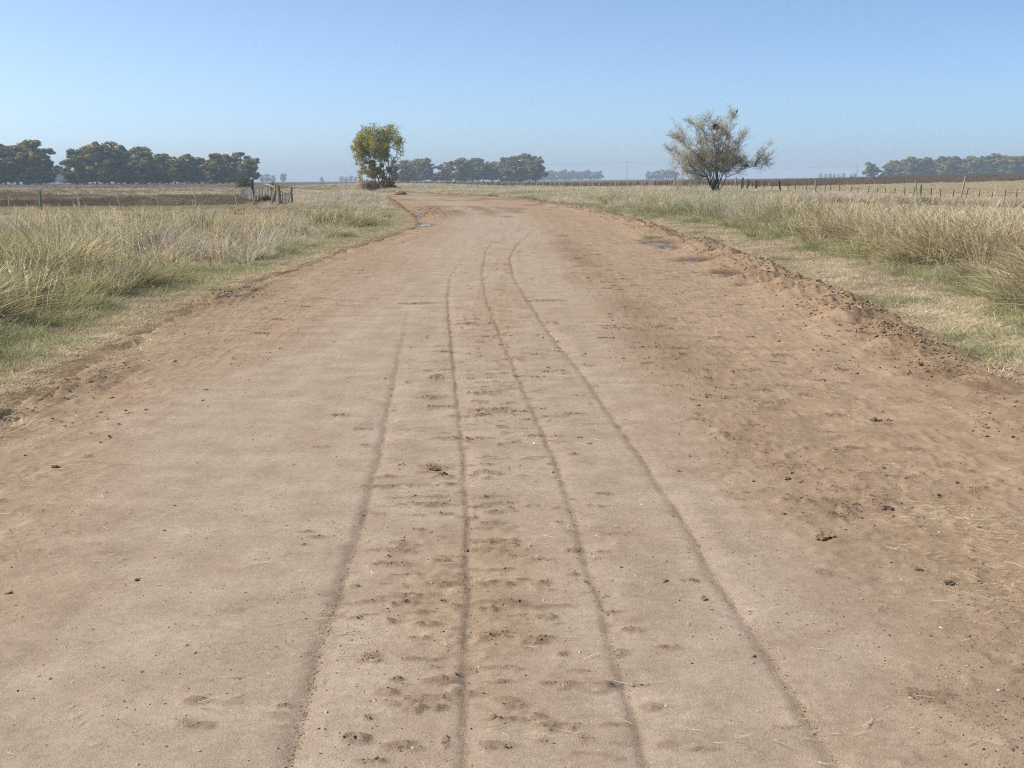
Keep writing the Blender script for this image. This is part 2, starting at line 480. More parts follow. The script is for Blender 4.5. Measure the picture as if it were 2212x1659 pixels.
def road_relief(x, y):
    """height and colour masks of the dirt road"""
    u = x - cshift(y)
    el, er = xl(y) - x, x - xr(y)              # >0 outside
    lod1 = 1 - ss(14, 40, y)                   # fine relief only where the mesh can carry it
    lod2 = 1 - ss(35, 110, y)
    comp = ss(-3.7, -1.7, u + 0.6 * fbm(x, y * 0.35, 1.6, 21)) * (1 - ss(0.45, 2.1, u + 0.45 * fbm(x, y * 0.4, 1.2, 22) - 0.3 * (1 - ss(6, 11, y))))
    comp = comp * (1 - 0.75 * np.exp(-((u + 0.25) / 0.55) ** 2) * ss(-0.2, 0.7, fbm(x, y * 0.6, 1.4, 23)) * (1 - ss(25, 45, y)))
    comp = comp * (1 - 0.5 * ss(85, 120, y))
    moist = np.exp(-((u - (1.75 + 0.35 * ss(16, 6, y) + 0.12 * noise(x * 0, y, 3, 5))) / 0.42) ** 2) * (0.22 + 0.45 * ss(-0.5, 0.6, fbm(x, y * 0.5, 1.1, 24))) * (1 - ss(30, 55, y))
    moist = np.maximum(moist, 0.9 * ss(-0.1, 0.5, fbm(x, y * 0.3, 2.4, 25)) * ss(58, 78, y) * (1 - 0.7 * np.exp(-((u + 1.2) / 0.5) ** 2)) * (1 - 0.7 * np.exp(-((u - 0.9) / 0.5) ** 2)))
    loose = 1 - comp
    z = 0.02 * fbm(x, y, 2.6, 30) * (0.4 + 0.6 * loose)
    z = z + loose * (0.008 * fbm(x, y, 0.4, 31, 3, 0.6) * lod2 + 0.013 * np.maximum(0, fbm(x, y, 0.07, 32, 2)) * lod1)
    z = z + comp * 0.0035 * fbm(x, y, 0.25, 33, 3, 0.6) * lod2
    z = z + moist * lod1 * 0.013 * np.maximum(0, fbm(x, y, 0.09, 34, 2) - 0.1)
    scuff_shade = np.zeros_like(x)
    for (pts, w, dep, far) in TR:
        P = [at(*p) for p in pts]
        ys = np.array([p.y for p in P]); xs = np.array([p.x for p in P])
        xt = np.interp(y, ys, xs) + 0.012 * noise(y, y * 0, 0.35, 41) + 0.006 * noise(y, y * 0, 0.08, 42)
        on = (1 - ss(far * 0.45, far, y)) * ss(0, 1, 1.7 + 1.1 * noise(x * 0 + w * 900, y, 1.1, 43)) * (y > 1)
        d = x - xt
        dip = np.where(d < 0, np.clip(1 + d / w, 0, 1) ** 1.3, np.clip(1 - d / (0.13 + 0.03 * noise(x, y, 0.06, 47)), 0, 1) ** 1.5)
        lip = np.exp(-((d - 0.03) / 0.02) ** 2) * np.maximum(0, 0.1 + 0.9 * noise(x, y, 0.045, 44) + 0.5 * noise(x, y, 0.3, 46))
        ww = 1 + y / 32.0
        z = z - on * dep * dip + on * dep * 0.5 * lip * lod1
        scuff_shade = np.maximum(scuff_shade, on * 0.75 * np.exp(-((d + 0.002) / (0.014 * ww)) ** 2) * np.clip(0.75 + 0.7 * noise(x, y, 0.1, 45), 0, 1))
        scuff_shade = np.maximum(scuff_shade, on * 0.28 * np.where(d < 0, np.clip(1 + d / w, 0, 1), 0))  # shade of the slope facing away from the sun, put into the colour
    for i, (px, py, hw, hh) in enumerate(SCUFF):
        c = at(px, py); e = at(px + hw, py); n_ = at(px, py - hh); s_ = at(px, py + hh)
        rx, ry = e.x - c.x, max((n_.y - s_.y) / 2, 0.02)
        sel = (np.abs(x - c.x) < rx * 1.6) & (np.abs(y - c.y) < ry * 2.0)
        if not sel.any(): continue
        X, Y = x[sel], y[sel]
        q = ((X - c.x) / rx) ** 2 + ((Y - c.y) / ry) ** 2 + 0.55 * fbm(X, Y, 0.11, 60 + i) + 0.4 * noise(X, Y, 0.03, 61 + i)
        k = ss(1.25, 0.35, q)
        z[sel] += k * 0.014 * np.abs(fbm(X, Y, 0.035, 70 + i, 2))
        scuff_shade[sel] = np.maximum(scuff_shade[sel], k * (0.62 + 0.38 * noise(X, Y, 0.04, 80 + i)))
    # small random scuffs along the middle strip
    sm = ss(0.75, 1.15, fbm(x * 0.45, y, 0.11, 50, 3, 0.7)) * np.exp(-((u + 0.2) / 1.0) ** 2) * lod2
    z = z + 0.004 * sm; scuff_shade = np.maximum(scuff_shade, 0.8 * sm)
    # bladed ridge of earth along the right edge
    amp = 0.08 + 0.17 * ss(11, 17, y) * (1 - ss(95, 125, y))
    bshape = np.exp(-((er + 0.42 + 0.15 * noise(y, y * 0, 2.3, 61)) / np.where(er > -0.42, 0.46, 0.62 + 0.25 * ss(16, 24, y))) ** 2)
    rough = 0.66 + 0.42 * fbm(x, y, 0.6, 62, 4, 0.62) + 0.25 * np.abs(fbm(x, y, 0.2, 63, 2)) * lod2
    z = z + amp * bshape * np.maximum(rough, 0.1)
    comp = comp * (1 - bshape)
    moist = np.maximum(moist, bshape * (0.5 + 0.5 * ss(-0.3, 0.5, fbm(x, y, 0.4, 64))) )
    # churned mud on the left edge
    q = np.exp(-(((x + 5.0) / 0.6) ** 2 + ((y - 20.6) / 2.6) ** 2)) + 0.7 * np.exp(-(((x + 4.35) / 0.35) ** 2 + ((y - 11.6) / 1.4) ** 2)) + np.exp(-(((x - cshift(y) + 3.6) / 1.3) ** 2 + ((y - 82) / 16) ** 2))
    z = z + q * 0.09 * np.abs(fbm(x, y, 0.3, 66, 3, 0.6)); moist = np.maximum(moist, np.clip(q, 0, 1) * 0.9)
    wet = np.zeros_like(x)
    for (cx, cy, rx, ry) in puddles:
        d = ((x - cx) / (rx * 1.5)) ** 2 + ((y - cy) / (ry * 1.5)) ** 2
        k = np.exp(-d * 0.9)
        z = z * (1 - 0.88 * np.clip(k * 1.35, 0, 1)) - 0.050 * k
        wet = np.maximum(wet, np.exp(-(d * 0.75) ** 2) * 0.95)
    ledge = np.exp(-((el + 0.15) / 0.3) ** 2)
    moist = np.maximum(moist, ledge * 0.7 * ss(-0.3, 0.5, fbm(x, y, 0.8, 67)))
    # ragged ends under the verge
    el2 = el + 0.22 * fbm(x, y, 0.7, 68) + 0.06 * noise(x, y, 0.1, 69)
    er2 = er + 0.18 * fbm(x, y, 0.6, 71) + 0.05 * noise(x, y, 0.1, 72)
    z = z - 0.30 * ss(-0.02, 0.5, el2) - 0.35 * ss(0.15, 0.6, er2)
    return z, comp, moist, wet, scuff_shade

rows = list(np.arange(-6, 3.2, 0.12))
y = rows[-1]
while y < 290:
    y += max(0.0125, y * y / 1750.0 if y < 60 else 2.0)
    rows.append(y)
rows = np.array(rows)
NC = 660
tt = np.linspace(0, 1, NC)
YY = np.repeat(rows[:, None], NC, 1)
XA, XB = xl(rows) - 0.9, xr(rows) + 1.0
XX = XA[:, None] + (XB - XA)[:, None] * tt[None, :]
ZZ, cm, mo, we, sc_ = road_relief(XX.ravel(), YY.ravel())
idx = np.arange(len(rows) * NC).reshape(len(rows), NC)
F = np.stack([idx[:-1, :-1], idx[:-1, 1:], idx[1:, 1:], idx[1:, :-1]], -1).reshape(-1, 4)
road = mk('dirt_road', np.stack([XX.ravel(), YY.ravel(), ZZ], 1), F, DIRT, smooth=True,
          attrs={'compact': cm, 'moist': np.clip(mo, 0, 1), 'wet': np.clip(we, 0, 1), 'scuff_shade': np.clip(sc_, 0, 1)})
tag(road, 'wide beige dirt road with wheel marks curving away to the left', None, None, 'structure')
def road_z(x, y):
    return road_relief(np.atleast_1d(np.asarray(x, float)), np.atleast_1d(np.asarray(y, float)))[0]

# ------------------------------------------------------------------ land
def verge_cols(x, y):
    el, er = xl(y) - x, x - xr(y)
    n1 = fbm(x, y, 2.2, 90); n2 = fbm(x, y * 0.3, 18, 91)
    thatch = np.array([0.21, 0.17, 0.10]); green = np.array([0.13, 0.14, 0.07]); brown = np.array([0.165, 0.133, 0.10]); tan = np.array([0.27, 0.225, 0.14])
    earth = np.array([0.20, 0.135, 0.085]); flat = np.array([0.20, 0.155, 0.095])
    c = np.tile(thatch, (len(x), 1))
    def mixin(k, col):
        nonlocal c
        k = np.clip(k, 0, 1)[:, None]; c = c * (1 - k) + col * k
    mixin(ss(0, 0.8, n1) * 0.6, green)
    mixin(ss(0.0, 0.4, er) * (1 - ss(2.4, 3.6, er + 0.5 * n1)) * (1 - ss(55, 75, y)), flat)
    mixin((1 - ss(0.2, 0.6, np.minimum(np.abs(el), np.abs(er)))) * 0.8, earth)
    # pasture behind the right fence, brown stubble behind the left one
    fr = x - fence_x(y)
    mixin(ss(0, 6, fr) * (y > 60), tan)
    mixin(ss(84, 92, y) * ss(-19, -24, x + (y - 84) * 0.05) , brown)
    mixin(ss(84, 92, y) * ss(-19, -24, x + (y - 84) * 0.05) * ss(0.1, 0.7, n2) * 0.7, np.array([0.15, 0.12, 0.065]))
    mixin(ss(82, 86, y) * (1 - ss(96, 104, y + 3 * n1)) * ss(-19, -22, x), np.array([0.15, 0.145, 0.08]))
    mixin(ss(400, 600, y), np.array([0.12, 0.09, 0.065]))
    return c
FEN = [(44.5, 98), (27.8, 131), (22.8, 195), (14, 240), (-29, 365), (-75, 450)]
_fy = [60] + [p[1] for p in FEN] + [3000]
_fx = [64] + [p[0] for p in FEN] + [-75]
def fence_x(y): return np.interp(y, _fy, _fx)

gy = list(np.arange(-40, 4, 1.0)); yv = 4.0
while yv < 9000:
    gy.append(yv); yv += max(0.16, yv * 0.016)
gy = np.array(gy)
gx = np.sinh(np.linspace(-1, 1, 521) * 7.2) * (6500 / math.sinh(7.2))
gx = np.unique(np.concatenate([gx, np.arange(-14, 16, 0.18)]))
GX, GY = np.meshgrid(gx, gy)
GX, GY = GX.ravel(), GY.ravel()
GZ = T(GX, GY)
el, er = xl(GY) - GX, GX - xr(GY)
inside = (1 - ss(-0.75, -0.1, el)) * (1 - ss(-0.15, 0.45, er)) * (GY < 320)
edge_l = np.exp(-np.maximum(el, 0) / 2.0); edge_r = np.exp(-np.maximum(er, 0) / 2.5)
near = np.clip(np.maximum(edge_l * (el > 0), edge_r * (er > 0)), 0, 1)
GZ = GZ * (1 - near * (1 - ss(250, 330, GY))) + 0.02
GZ = GZ * (1 - inside) - 0.5 * inside
gi = np.arange(len(GX)).reshape(len(gy), len(gx))
GF = np.stack([gi[:-1, :-1], gi[:-1, 1:], gi[1:, 1:], gi[1:, :-1]], -1).reshape(-1, 4)
ground = mk('ground', np.stack([GX, GY, GZ], 1), GF, GROUND, smooth=True, attrs={'col': verge_cols(GX, GY)})
tag(ground, 'flat grassy plain on both sides of the dirt road', None, None, 'structure')
def gz(x, y):
    x = np.asarray(x, float); y = np.asarray(y, float)
    el, er = xl(y) - x, x - xr(y)
    near = np.clip(np.maximum(np.exp(-np.maximum(el, 0) / 2.0) * (el > 0), np.exp(-np.maximum(er, 0) / 2.5) * (er > 0)), 0, 1)
    return T(x, y) * (1 - near * (1 - ss(250, 330, y))) + 0.02
def gzf(x, y): return float(gz(x, y))

for i, (cx, cy, rx, ry) in enumerate(puddles):
    n_ = 40; vv = [(cx, cy, -0.023)]
    for k in range(n_):
        a = 2 * math.pi * k / n_
        q = 1.02 * (1 + 0.34 * float(noise(math.cos(a) * 1.7 + i * 9, math.sin(a) * 1.7, 1.0, 7)) + 0.18 * float(noise(math.cos(a) * 5 + i * 9, math.sin(a) * 5, 1.0, 8)))
        vv.append((cx + rx * q * math.cos(a), cy + ry * q * math.sin(a), -0.023))
    p = mk('puddle', vv, [(0, k + 1, (k + 1) % n_ + 1) for k in range(n_)], WATER)
    side = 'along the ridge of earth at the right road edge' if i < 6 else 'in the bend of the dirt road'
    tag(p, 'shallow muddy puddle reflecting sky ' + side, None, 'puddles on the dirt road', 'structure')

# ------------------------------------------------------------------ haze
def haze():
    x0, x1, y0, y1, z0, z1 = -6600, 6600, -60, 9100, -1.8, 60
    v = [(x0, y0, z0), (x1, y0, z0), (x1, y1, z0), (x0, y1, z0), (x0, y0, z1), (x1, y0, z1), (x1, y1, z1), (x0, y1, z1)]
    f = [(0, 3, 2, 1), (4, 5, 6, 7), (0, 1, 5, 4), (1, 2, 6, 5), (2, 3, 7, 6), (3, 0, 4, 7)]
    m = bpy.data.materials.new('haze_air'); m.use_nodes = True
    n, l = m.node_tree.nodes, m.node_tree.links
    n.clear()
    o = n.new('ShaderNodeOutputMaterial'); p = n.new('ShaderNodeVolumePrincipled')
    p.inputs['Color'].default_value = (0.66, 0.81, 1.0, 1)
    p.inputs['Density'].default_value = 0.00028
    p.inputs['Anisotropy'].default_value = 0.0
    l.new(p.outputs[0], o.inputs['Volume'])
    h = mk('haze', v, f, m)
    tag(h, 'thin bluish haze over the distant plain', None, None, 'stuff')
haze()

# ------------------------------------------------------------------ scattering (grass, crumbs, straw)
def scatter(name, protos, pts, rot, scl, pick, tint, green, label):
    col = bpy.data.collections.new(name + '_kinds')
    for i, o in enumerate(protos):
        if o.name in COL.objects: COL.objects.unlink(o)
        o.name = '%s_kind_%02d' % (name, i)
        col.objects.link(o)
    me = bpy.data.meshes.new(name)
    n_ = len(pts)
    me.vertices.add(n_); me.vertices.foreach_set('co', np.asarray(pts, np.float32).ravel())
    a = me.attributes.new('rot', 'FLOAT_VECTOR', 'POINT'); a.data.foreach_set('vector', np.asarray(rot, np.float32).ravel())
    a = me.attributes.new('scl', 'FLOAT_VECTOR', 'POINT'); a.data.foreach_set('vector', np.asarray(scl, np.float32).ravel())
    a = me.attributes.new('pick', 'INT', 'POINT'); a.data.foreach_set('value', np.asarray(pick, np.int32))
    a = me.attributes.new('tint', 'FLOAT', 'POINT'); a.data.foreach_set('value', np.asarray(tint, np.float32))
    a = me.attributes.new('green', 'FLOAT', 'POINT'); a.data.foreach_set('value', np.asarray(green, np.float32))
    ob = bpy.data.objects.new(name, me); COL.objects.link(ob)
    ng = bpy.data.node_groups.new(name + '_scatter', 'GeometryNodeTree')
    ng.interface.new_socket('Geometry', in_out='INPUT', socket_type='NodeSocketGeometry')
    ng.interface.new_socket('Geometry', in_out='OUTPUT', socket_type='NodeSocketGeometry')
    N, L = ng.nodes, ng.links
    gi_, go = N.new('NodeGroupInput'), N.new('NodeGroupOutput')
    ci = N.new('GeometryNodeCollectionInfo'); ci.inputs['Collection'].default_value = col
    ci.inputs['Separate Children'].default_value = True; ci.inputs['Reset Children'].default_value = True
    iop = N.new('GeometryNodeInstanceOnPoints'); iop.inputs['Pick Instance'].default_value = True
    def na(nm, t):
        x = N.new('GeometryNodeInputNamedAttribute'); x.data_type = t; x.inputs['Name'].default_value = nm
        return [s for s in x.outputs if s.enabled and s.name == 'Attribute'][0]
    L.new(gi_.outputs[0], iop.inputs['Points']); L.new(ci.outputs[0], iop.inputs['Instance'])
    L.new(na('pick', 'INT'), iop.inputs['Instance Index'])
    L.new(na('rot', 'FLOAT_VECTOR'), iop.inputs['Rotation']); L.new(na('scl', 'FLOAT_VECTOR'), iop.inputs['Scale'])
    L.new(iop.outputs[0], go.inputs[0])
    md = ob.modifiers.new('scatter', 'NODES'); md.node_group = ng
    tag(ob, label, None, None, 'stuff')
    return ob

def blades(n, h, spread, width, lean, roots, tips, seed, seg=3, droop=0.5, mat=GRASS, stalk=0.0, name='clump'):
    """a clump of arching blades; colours run from root to tip"""
    r_ = np.random.default_rng(seed)
    V, Fc, C = [], [], []
    for i in range(n):
        a = r_.uniform(0, 2 * math.pi); rr = spread * math.sqrt(r_.uniform(0, 1))
        p0 = np.array([math.cos(a) * rr, math.sin(a) * rr, -0.03])
        a2 = a + r_.normal(0, 0.9)
        L_ = h * r_.uniform(0.5, 1.1); ln = lean * r_.uniform(0.2, 1.5); dr = droop * r_.uniform(0.1, 1.5)
        d = np.array([math.cos(a2), math.sin(a2), 0])
        side = np.array([-d[1], d[0], 0]); tw = r_.uniform(0, math.pi)
        side = side * math.cos(tw) + d * math.sin(tw)
        w = width * r_.uniform(0.6, 1.3)
        rc = roots[r_.integers(len(roots))]; tc_ = tips[r_.integers(len(tips))]
        v_ = r_.uniform(0.75, 1.2)
        b0 = len(V)
        for k in range(seg + 1):
            t = k / seg
            hor_ = L_ * (ln * t + dr * t * t * 0.6)
            ver = L_ * (t - 0.35 * dr * t * t * t) * max(0.25, 1 - 0.35 * ln)
            p = p0 + d * hor_ + np.array([0, 0, ver])
            ww = w * (1 - t) ** 0.6 if k < seg else 0
            cc = (np.array(rc) * (1 - t) + np.array(tc_) * t) * v_
            if k < seg:
                V += [p - side * ww / 2, p + side * ww / 2]; C += [cc, cc]
            else:
                V.append(p); C.append(cc)
        for k in range(seg - 1):
            q = b0 + 2 * k
            Fc.append((q, q + 1, q + 3, q + 2))
        q = b0 + 2 * (seg - 1)
        Fc.append((q, q + 1, q + 2))
    return mk(name, V, Fc, mat, attrs={'col': np.array(C)})

ST = [(0.74, 0.63, 0.44), (0.62, 0.52, 0.35), (0.82, 0.74, 0.58), (0.54, 0.44, 0.31), (0.72, 0.64, 0.50)]
OL = [(0.29, 0.265, 0.125), (0.37, 0.325, 0.165), (0.225, 0.22, 0.10), (0.38, 0.30, 0.18)]
GN = [(0.27, 0.315, 0.15), (0.34, 0.38, 0.19), (0.43, 0.43, 0.25)]
GY_ = [(0.62, 0.55, 0.45), (0.72, 0.65, 0.55), (0.47, 0.41, 0.33)]
BR = [(0.20, 0.155, 0.118), (0.16, 0.122, 0.095), (0.24, 0.19, 0.145)]
DK = [(0.10, 0.085, 0.045), (0.13, 0.105, 0.06), (0.16, 0.15, 0.065)]

tall = [blades(130, 1.0, 0.26, 0.016, 0.36, OL + DK + DK, ST + OL, 100 + i, 5, 0.85) for i in range(4)] + \
       [blades(120, 0.95, 0.28, 0.016, 0.42, OL + DK, ST + ST + OL, 110 + i, 5, 1.0) for i in range(4)] + \
       [blades(120, 1.0, 0.28, 0.014, 0.30, GY_ + DK, GY_, 120 + i, 5, 0.7) for i in range(2)]
def stalks(seed):
    r_ = random.Random(seed); mb = MB()
    for k in range(7):
        a = r_.uniform(0, 6.28); rr = r_.uniform(0, .35); h = r_.uniform(.75, 1.25); ln = r_.uniform(.05, .3)
        p0 = Vector((math.cos(a) * rr, math.sin(a) * rr, -.03)); p1 = p0 + Vector((math.cos(a) * ln * .4, math.sin(a) * ln * .4, h * .6)); p2 = p0 + Vector((math.cos(a) * ln, math.sin(a) * ln, h))
        c = r_.choice(ST[:3] + BR[:1])
        mb.tube([p0, p1, p2], [.004, .0035, .002], 3, c, cap=False)
        for q in range(9):
            t = r_.uniform(.72, 1); p = p1.lerp(p2, (t - .5) / .5); d = Vector((r_.gauss(0, .5), r_.gauss(0, .5), 1)).normalized()
            mb.strip(p, p + d * r_.uniform(.05, .11), .006, r_.choice(ST))
    return mb.build('stalks', GRASS)
thin = [blades(26, 0.62, 0.35, 0.009, 0.45, OL + ST, ST + GY_, 125 + i, 3, 0.9) for i in range(4)] + [blades(30, 0.5, 0.3, 0.010, 0.40, GN, GN + OL, 129 + i, 3, 0.8) for i in range(2)] + [stalks(40 + i) for i in range(3)]
short = [blades(34, 0.12, 0.10, 0.007, 0.9, OL + ST, ST, 130 + i, 3, 1.1) for i in range(3)] + [blades(34, 0.15, 0.10, 0.008, 0.6, GN, GN + OL + ST, 140 + i, 3, 0.8) for i in range(3)] + \
        [blades(34, 0.09, 0.12, 0.007, 1.6, ST + GY_, ST + GY_, 150 + i, 3, 1.0) for i in range(3)]
fargrass = [blades(60, 0.9, 0.42, 0.032, 0.38, OL + DK if i % 2 else ST + DK, ST, 160 + i, 3, 0.7) for i in range(4)] + [blades(60, 0.85, 0.42, 0.032, 0.3, GY_ + DK, GY_, 170 + i, 3, 0.5) for i in range(2)]
crop = [blades(44, 1.15, 0.7, 0.05, 0.22, BR, BR, 180 + i, 2, 0.3) for i in range(4)]

def sample_band(n, ylo, yhi, power=1.0):
    """random depths, denser near"""
    t = rng.uniform(0, 1, n)
    if power == 1: return ylo + (yhi - ylo) * t
    return (ylo ** (1 - power) + (yhi ** (1 - power) - ylo ** (1 - power)) * t) ** (1 / (1 - power))

def pack(x, y, z, hs, ws, tint, green, pick, tilt=0.12):
    n_ = len(x)
    rot = np.stack([rng.normal(0, tilt, n_), rng.normal(0, tilt, n_) + 0.06, rng.uniform(0, 6.283, n_)], 1)
    return np.stack([x, y, z], 1), rot, np.stack([ws, ws, hs], 1), pick, np.clip(tint, 0, 1), np.clip(green, 0, 1)

def cat(ps): return [np.concatenate([p[i] for p in ps]) for i in range(6)]

TALL_L = 1.5
def right_short(y): return 0.5 + 1.7 * (1 - ss(45, 72, y)) * ss(0, 6, y) + 0.4 * ss(72, 100, y)

TUS = [  # kind, picture x, base y, height, width, label
    (0, 40, 668, 1.45, 1.5, 'huge arching tussock with olive base and bleached tips at the left picture edge'),
    (0, 178, 612, 0.95, 1.15, 'arching straw tussock just right of the huge left-edge tussock'),
    (1, 248, 640, 0.62, 0.9, 'low upright green tussock at the front of the left verge'),
    (2, 60, 560, 1.1, 1.3, 'greyish dry tussock with dark heart behind the huge left-edge tussock'),
    (2, 372, 540, 0.75, 1.0, 'dark hearted grey tussock midway along the left verge'),
    (1, 540, 520, 0.8, 1.0, 'olive tussock on the left verge nearest the leaning corner post'),
    (3, 440, 588, 0.34, 0.9, 'low bright green grass tuft on the left road edge'),
    (2, 1862, 520, 1.1, 1.5, 'broad tussock with dark heart in the right verge'),
    (2, 2080, 545, 1.15, 1.5, 'tall bleached tussock with brown heart near the right picture edge'),
    (1, 1560, 478, 0.85, 1.2, 'green based tussock below the bare thorn tree'),
    (3, 1640, 512, 0.5, 1.2, 'low green tuft standing apart on the trodden right verge'),
    (3, 1905, 565, 0.42, 1.3, 'fresh green tuft below the broad dark hearted right tussock'),
    (3, 2180, 640, 0.6, 1.6, 'lush green tuft at the right picture edge'),
    (1, 1335, 447, 0.9, 1.3, 'green tussock where the right verge meets the ridge of earth'),
    (1, 1238, 425, 1.0, 1.8, 'dark green tussock on the outside of the road bend'),
    (3, 1075, 412, 0.9, 2.2, 'rounded green tussock on the far side of the bend, beside bare orange soil'),
    (3, 480, 625, 0.16, 0.7, 'tiny green tuft beside the churned mud on the left edge'),
    (3, 1408, 512, 0.22, 0.8, 'tiny green tuft growing on the ridge of earth above the puddles'),
]
TUS_AT = []
for (k, px, py, h, wd, lab) in TUS:
    p = at(px, py, 0.05)
    for _ in range(4): p = at(px, py, gzf(p.x, p.y))
    TUS_AT.append((p.x, p.y, wd))
def clear_of_tussocks(x, y, f=0.62):
    k = np.ones(len(x), bool)
    for (tx, ty, w_) in TUS_AT: k &= ((x - tx) ** 2 + ((y - ty) * 0.8) ** 2) > (f * w_) ** 2
    return k

# tall dry grass on both verges: separate domed tussocks with dark hollows between them
P, P2 = [], []
for side in (-1, 1):
    for kind in (0, 1):
        n_ = (6500 if side < 0 else 11000) if kind == 0 else (11000 if side < 0 else 15000)
        y = sample_band(n_, 7, 92 if side < 0 else 100, 1.2)
        wmax = np.where(side < 0, 34, 46)
        d = (rng.uniform(0, 1, n_) ** 1.1) * (np.minimum(wmax, 4 + y * 0.45))
        x = xl(y) - TALL_L - d if side < 0 else xr(y) + right_short(y) + d
        clump = fbm(x, y, 2.6, 200 + side)
        tuft = fbm(x, y, 0.95, 205 + side, 2)
        pr = np.clip(0.30 + 1.3 * tuft + 0.4 * clump, 0.015, 1) if kind == 0 else np.clip(0.75 - 0.3 * tuft, 0.2, 1)
        keep = (rng.uniform(0, 1, n_) < pr) & (np.abs(x) < 0.52 * y + 7)
        if side < 0: keep &= ~((y > 81) & (x < -18))
        else: keep &= x < fence_x(y) + 3
        keep &= clear_of_tussocks(x, y)
        x, y, d, clump, tuft = x[keep], y[keep], d[keep], clump[keep], tuft[keep]
        m_ = len(x)
        h = (0.42 + 0.45 * ss(0, 1.6, d)) * (1 + 0.35 * clump + 0.36 * tuft + rng.normal(0, 0.16, m_))
        if side > 0:
            h *= 1.06
            h *= 1 - 0.70 * ss(30, 50, y) * ss(11, 19, x)
        h *= 1 - 0.5 * ss(40, 66, y) * (side < 0) * ss(-7.5, -10.5, x)
        grn = ss(0.1, 0.9, fbm(x, y, 3.2, 210)) * 0.7 * (1 - 0.55 * ss(0, 4, d)) + 0.35 * (1 - ss(0, 0.9, d)) + 0.15 * ss(30, 15, y) * (side < 0)
        tint = (0.6 if side < 0 else 0.72) + 0.30 * fbm(x, y, 2.2, 220) + rng.normal(0, 0.24, m_)
        if kind == 0:
            pk = rng.integers(0, 10, m_); gy2 = fbm(x, y, 6, 230) > 0.3; pk = np.where(gy2, np.where(pk < 6, 8 + pk % 2, pk), np.where(pk > 7, pk - 5, pk))
            P.append(pack(x, y, gz(x, y) - 0.02, np.clip(h, 0.22, 1.5), np.clip(h, 0.45, 1.2) * rng.uniform(0.9, 1.6, m_), tint, grn, pk, 0.16))
        else:
            pk = np.where(grn + rng.normal(0, .25, m_) > 0.6, rng.integers(4, 6, m_), rng.integers(0, 4, m_))
            pk = np.where((rng.uniform(0, 1, m_) < 0.16) & (d > 0.4), rng.integers(6, 9, m_), pk)
            P2.append(pack(x, y, gz(x, y) - 0.02, np.clip(h, 0.25, 1.3) * rng.uniform(0.5, 1.15, m_), rng.uniform(0.7, 1.2, m_), tint, grn * 0.5, pk, 0.16))
scatter('tall_grass', tall, *cat(P), 'tall dry straw coloured grass on both road verges')
scatter('thin_grass', thin, *cat(P2), 'thin loose grass filling in between the tall tussocks')

# short and trodden grass beside the dirt
P = []
n_ = 30000
y = sample_band(n_, 6, 85, 1.5); d = rng.uniform(-0.35, 2.6, n_)
x = xl(y) - d
dens = np.where(d < 0.25, 0.28 + 0.5 * fbm(x, y, 0.6, 301), 0.95)
keep = rng.uniform(0, 1, n_) < dens
x, y, d = x[keep], y[keep], d[keep]
gn = fbm(x, y, 1.7, 300)
green = (gn + 0.25 * ss(0.7, 1.3, d) - 0.1) > rng.normal(0.45, 0.6, len(x))
green &= d > 0.55
pk = np.where(green, rng.integers(3, 6, len(x)), np.where(rng.uniform(0, 1, len(x)) < 0.5, rng.integers(0, 3, len(x)), rng.integers(6, 9, len(x))))
h = (0.55 + 0.8 * ss(0.5, 1.7, d) + 0.5 * green * ss(0.8, 1.4, d)) * rng.uniform(0.6, 1.4, len(x))
P.append(pack(x, y, np.where(d < 0.1, road_z(x, y) , gz(x, y)) - 0.005, h, rng.uniform(0.6, 1.3, len(x)), 0.42 + 0.2 * gn + rng.normal(0, 0.15, len(x)), green * 0.15, pk))
n_ = 42000
y = sample_band(n_, 8, 95, 1.5); d = rng.uniform(0.0, 1, n_) * (right_short(y) + 1.2) - 0.1
x = xr(y) + d
dens = np.where(d < 0.35, 0.15 + 0.3 * fbm(x, y, 0.6, 302), 0.95) * np.where(fbm(x, y, 1.6, 305) < -0.75, 0.25, 1)
keep = rng.uniform(0, 1, n_) < dens
x, y, d = x[keep], y[keep], d[keep]
gn = fbm(x, y, 1.5, 303)
k = ss(0, 1, (d - right_short(y) + 0.9) / 1.2)
green = (gn + 0.6 * k - 0.6) > rng.normal(0.15, 0.4, len(x))
pk = np.where(green, rng.integers(3, 6, len(x)), np.where(rng.uniform(0, 1, len(x)) < 0.25 + 0.4 * k, rng.integers(0, 3, len(x)), rng.integers(6, 9, len(x))))
h = (0.5 + 1.2 * k + 0.6 * green * k + 1.1 * np.maximum(0, fbm(x, y, 0.9, 306))) * rng.uniform(0.5, 1.5, len(x))
P.append(pack(x, y, gz(x, y) - 0.005, h, rng.uniform(0.7, 1.4, len(x)), 0.40 + 0.25 * fbm(x, y, 1.1, 307) + rng.normal(0, 0.2, len(x)), green * 0.15, pk))
scatter('short_grass', short, *cat(P), 'short trodden grass, partly green, along both road edges')

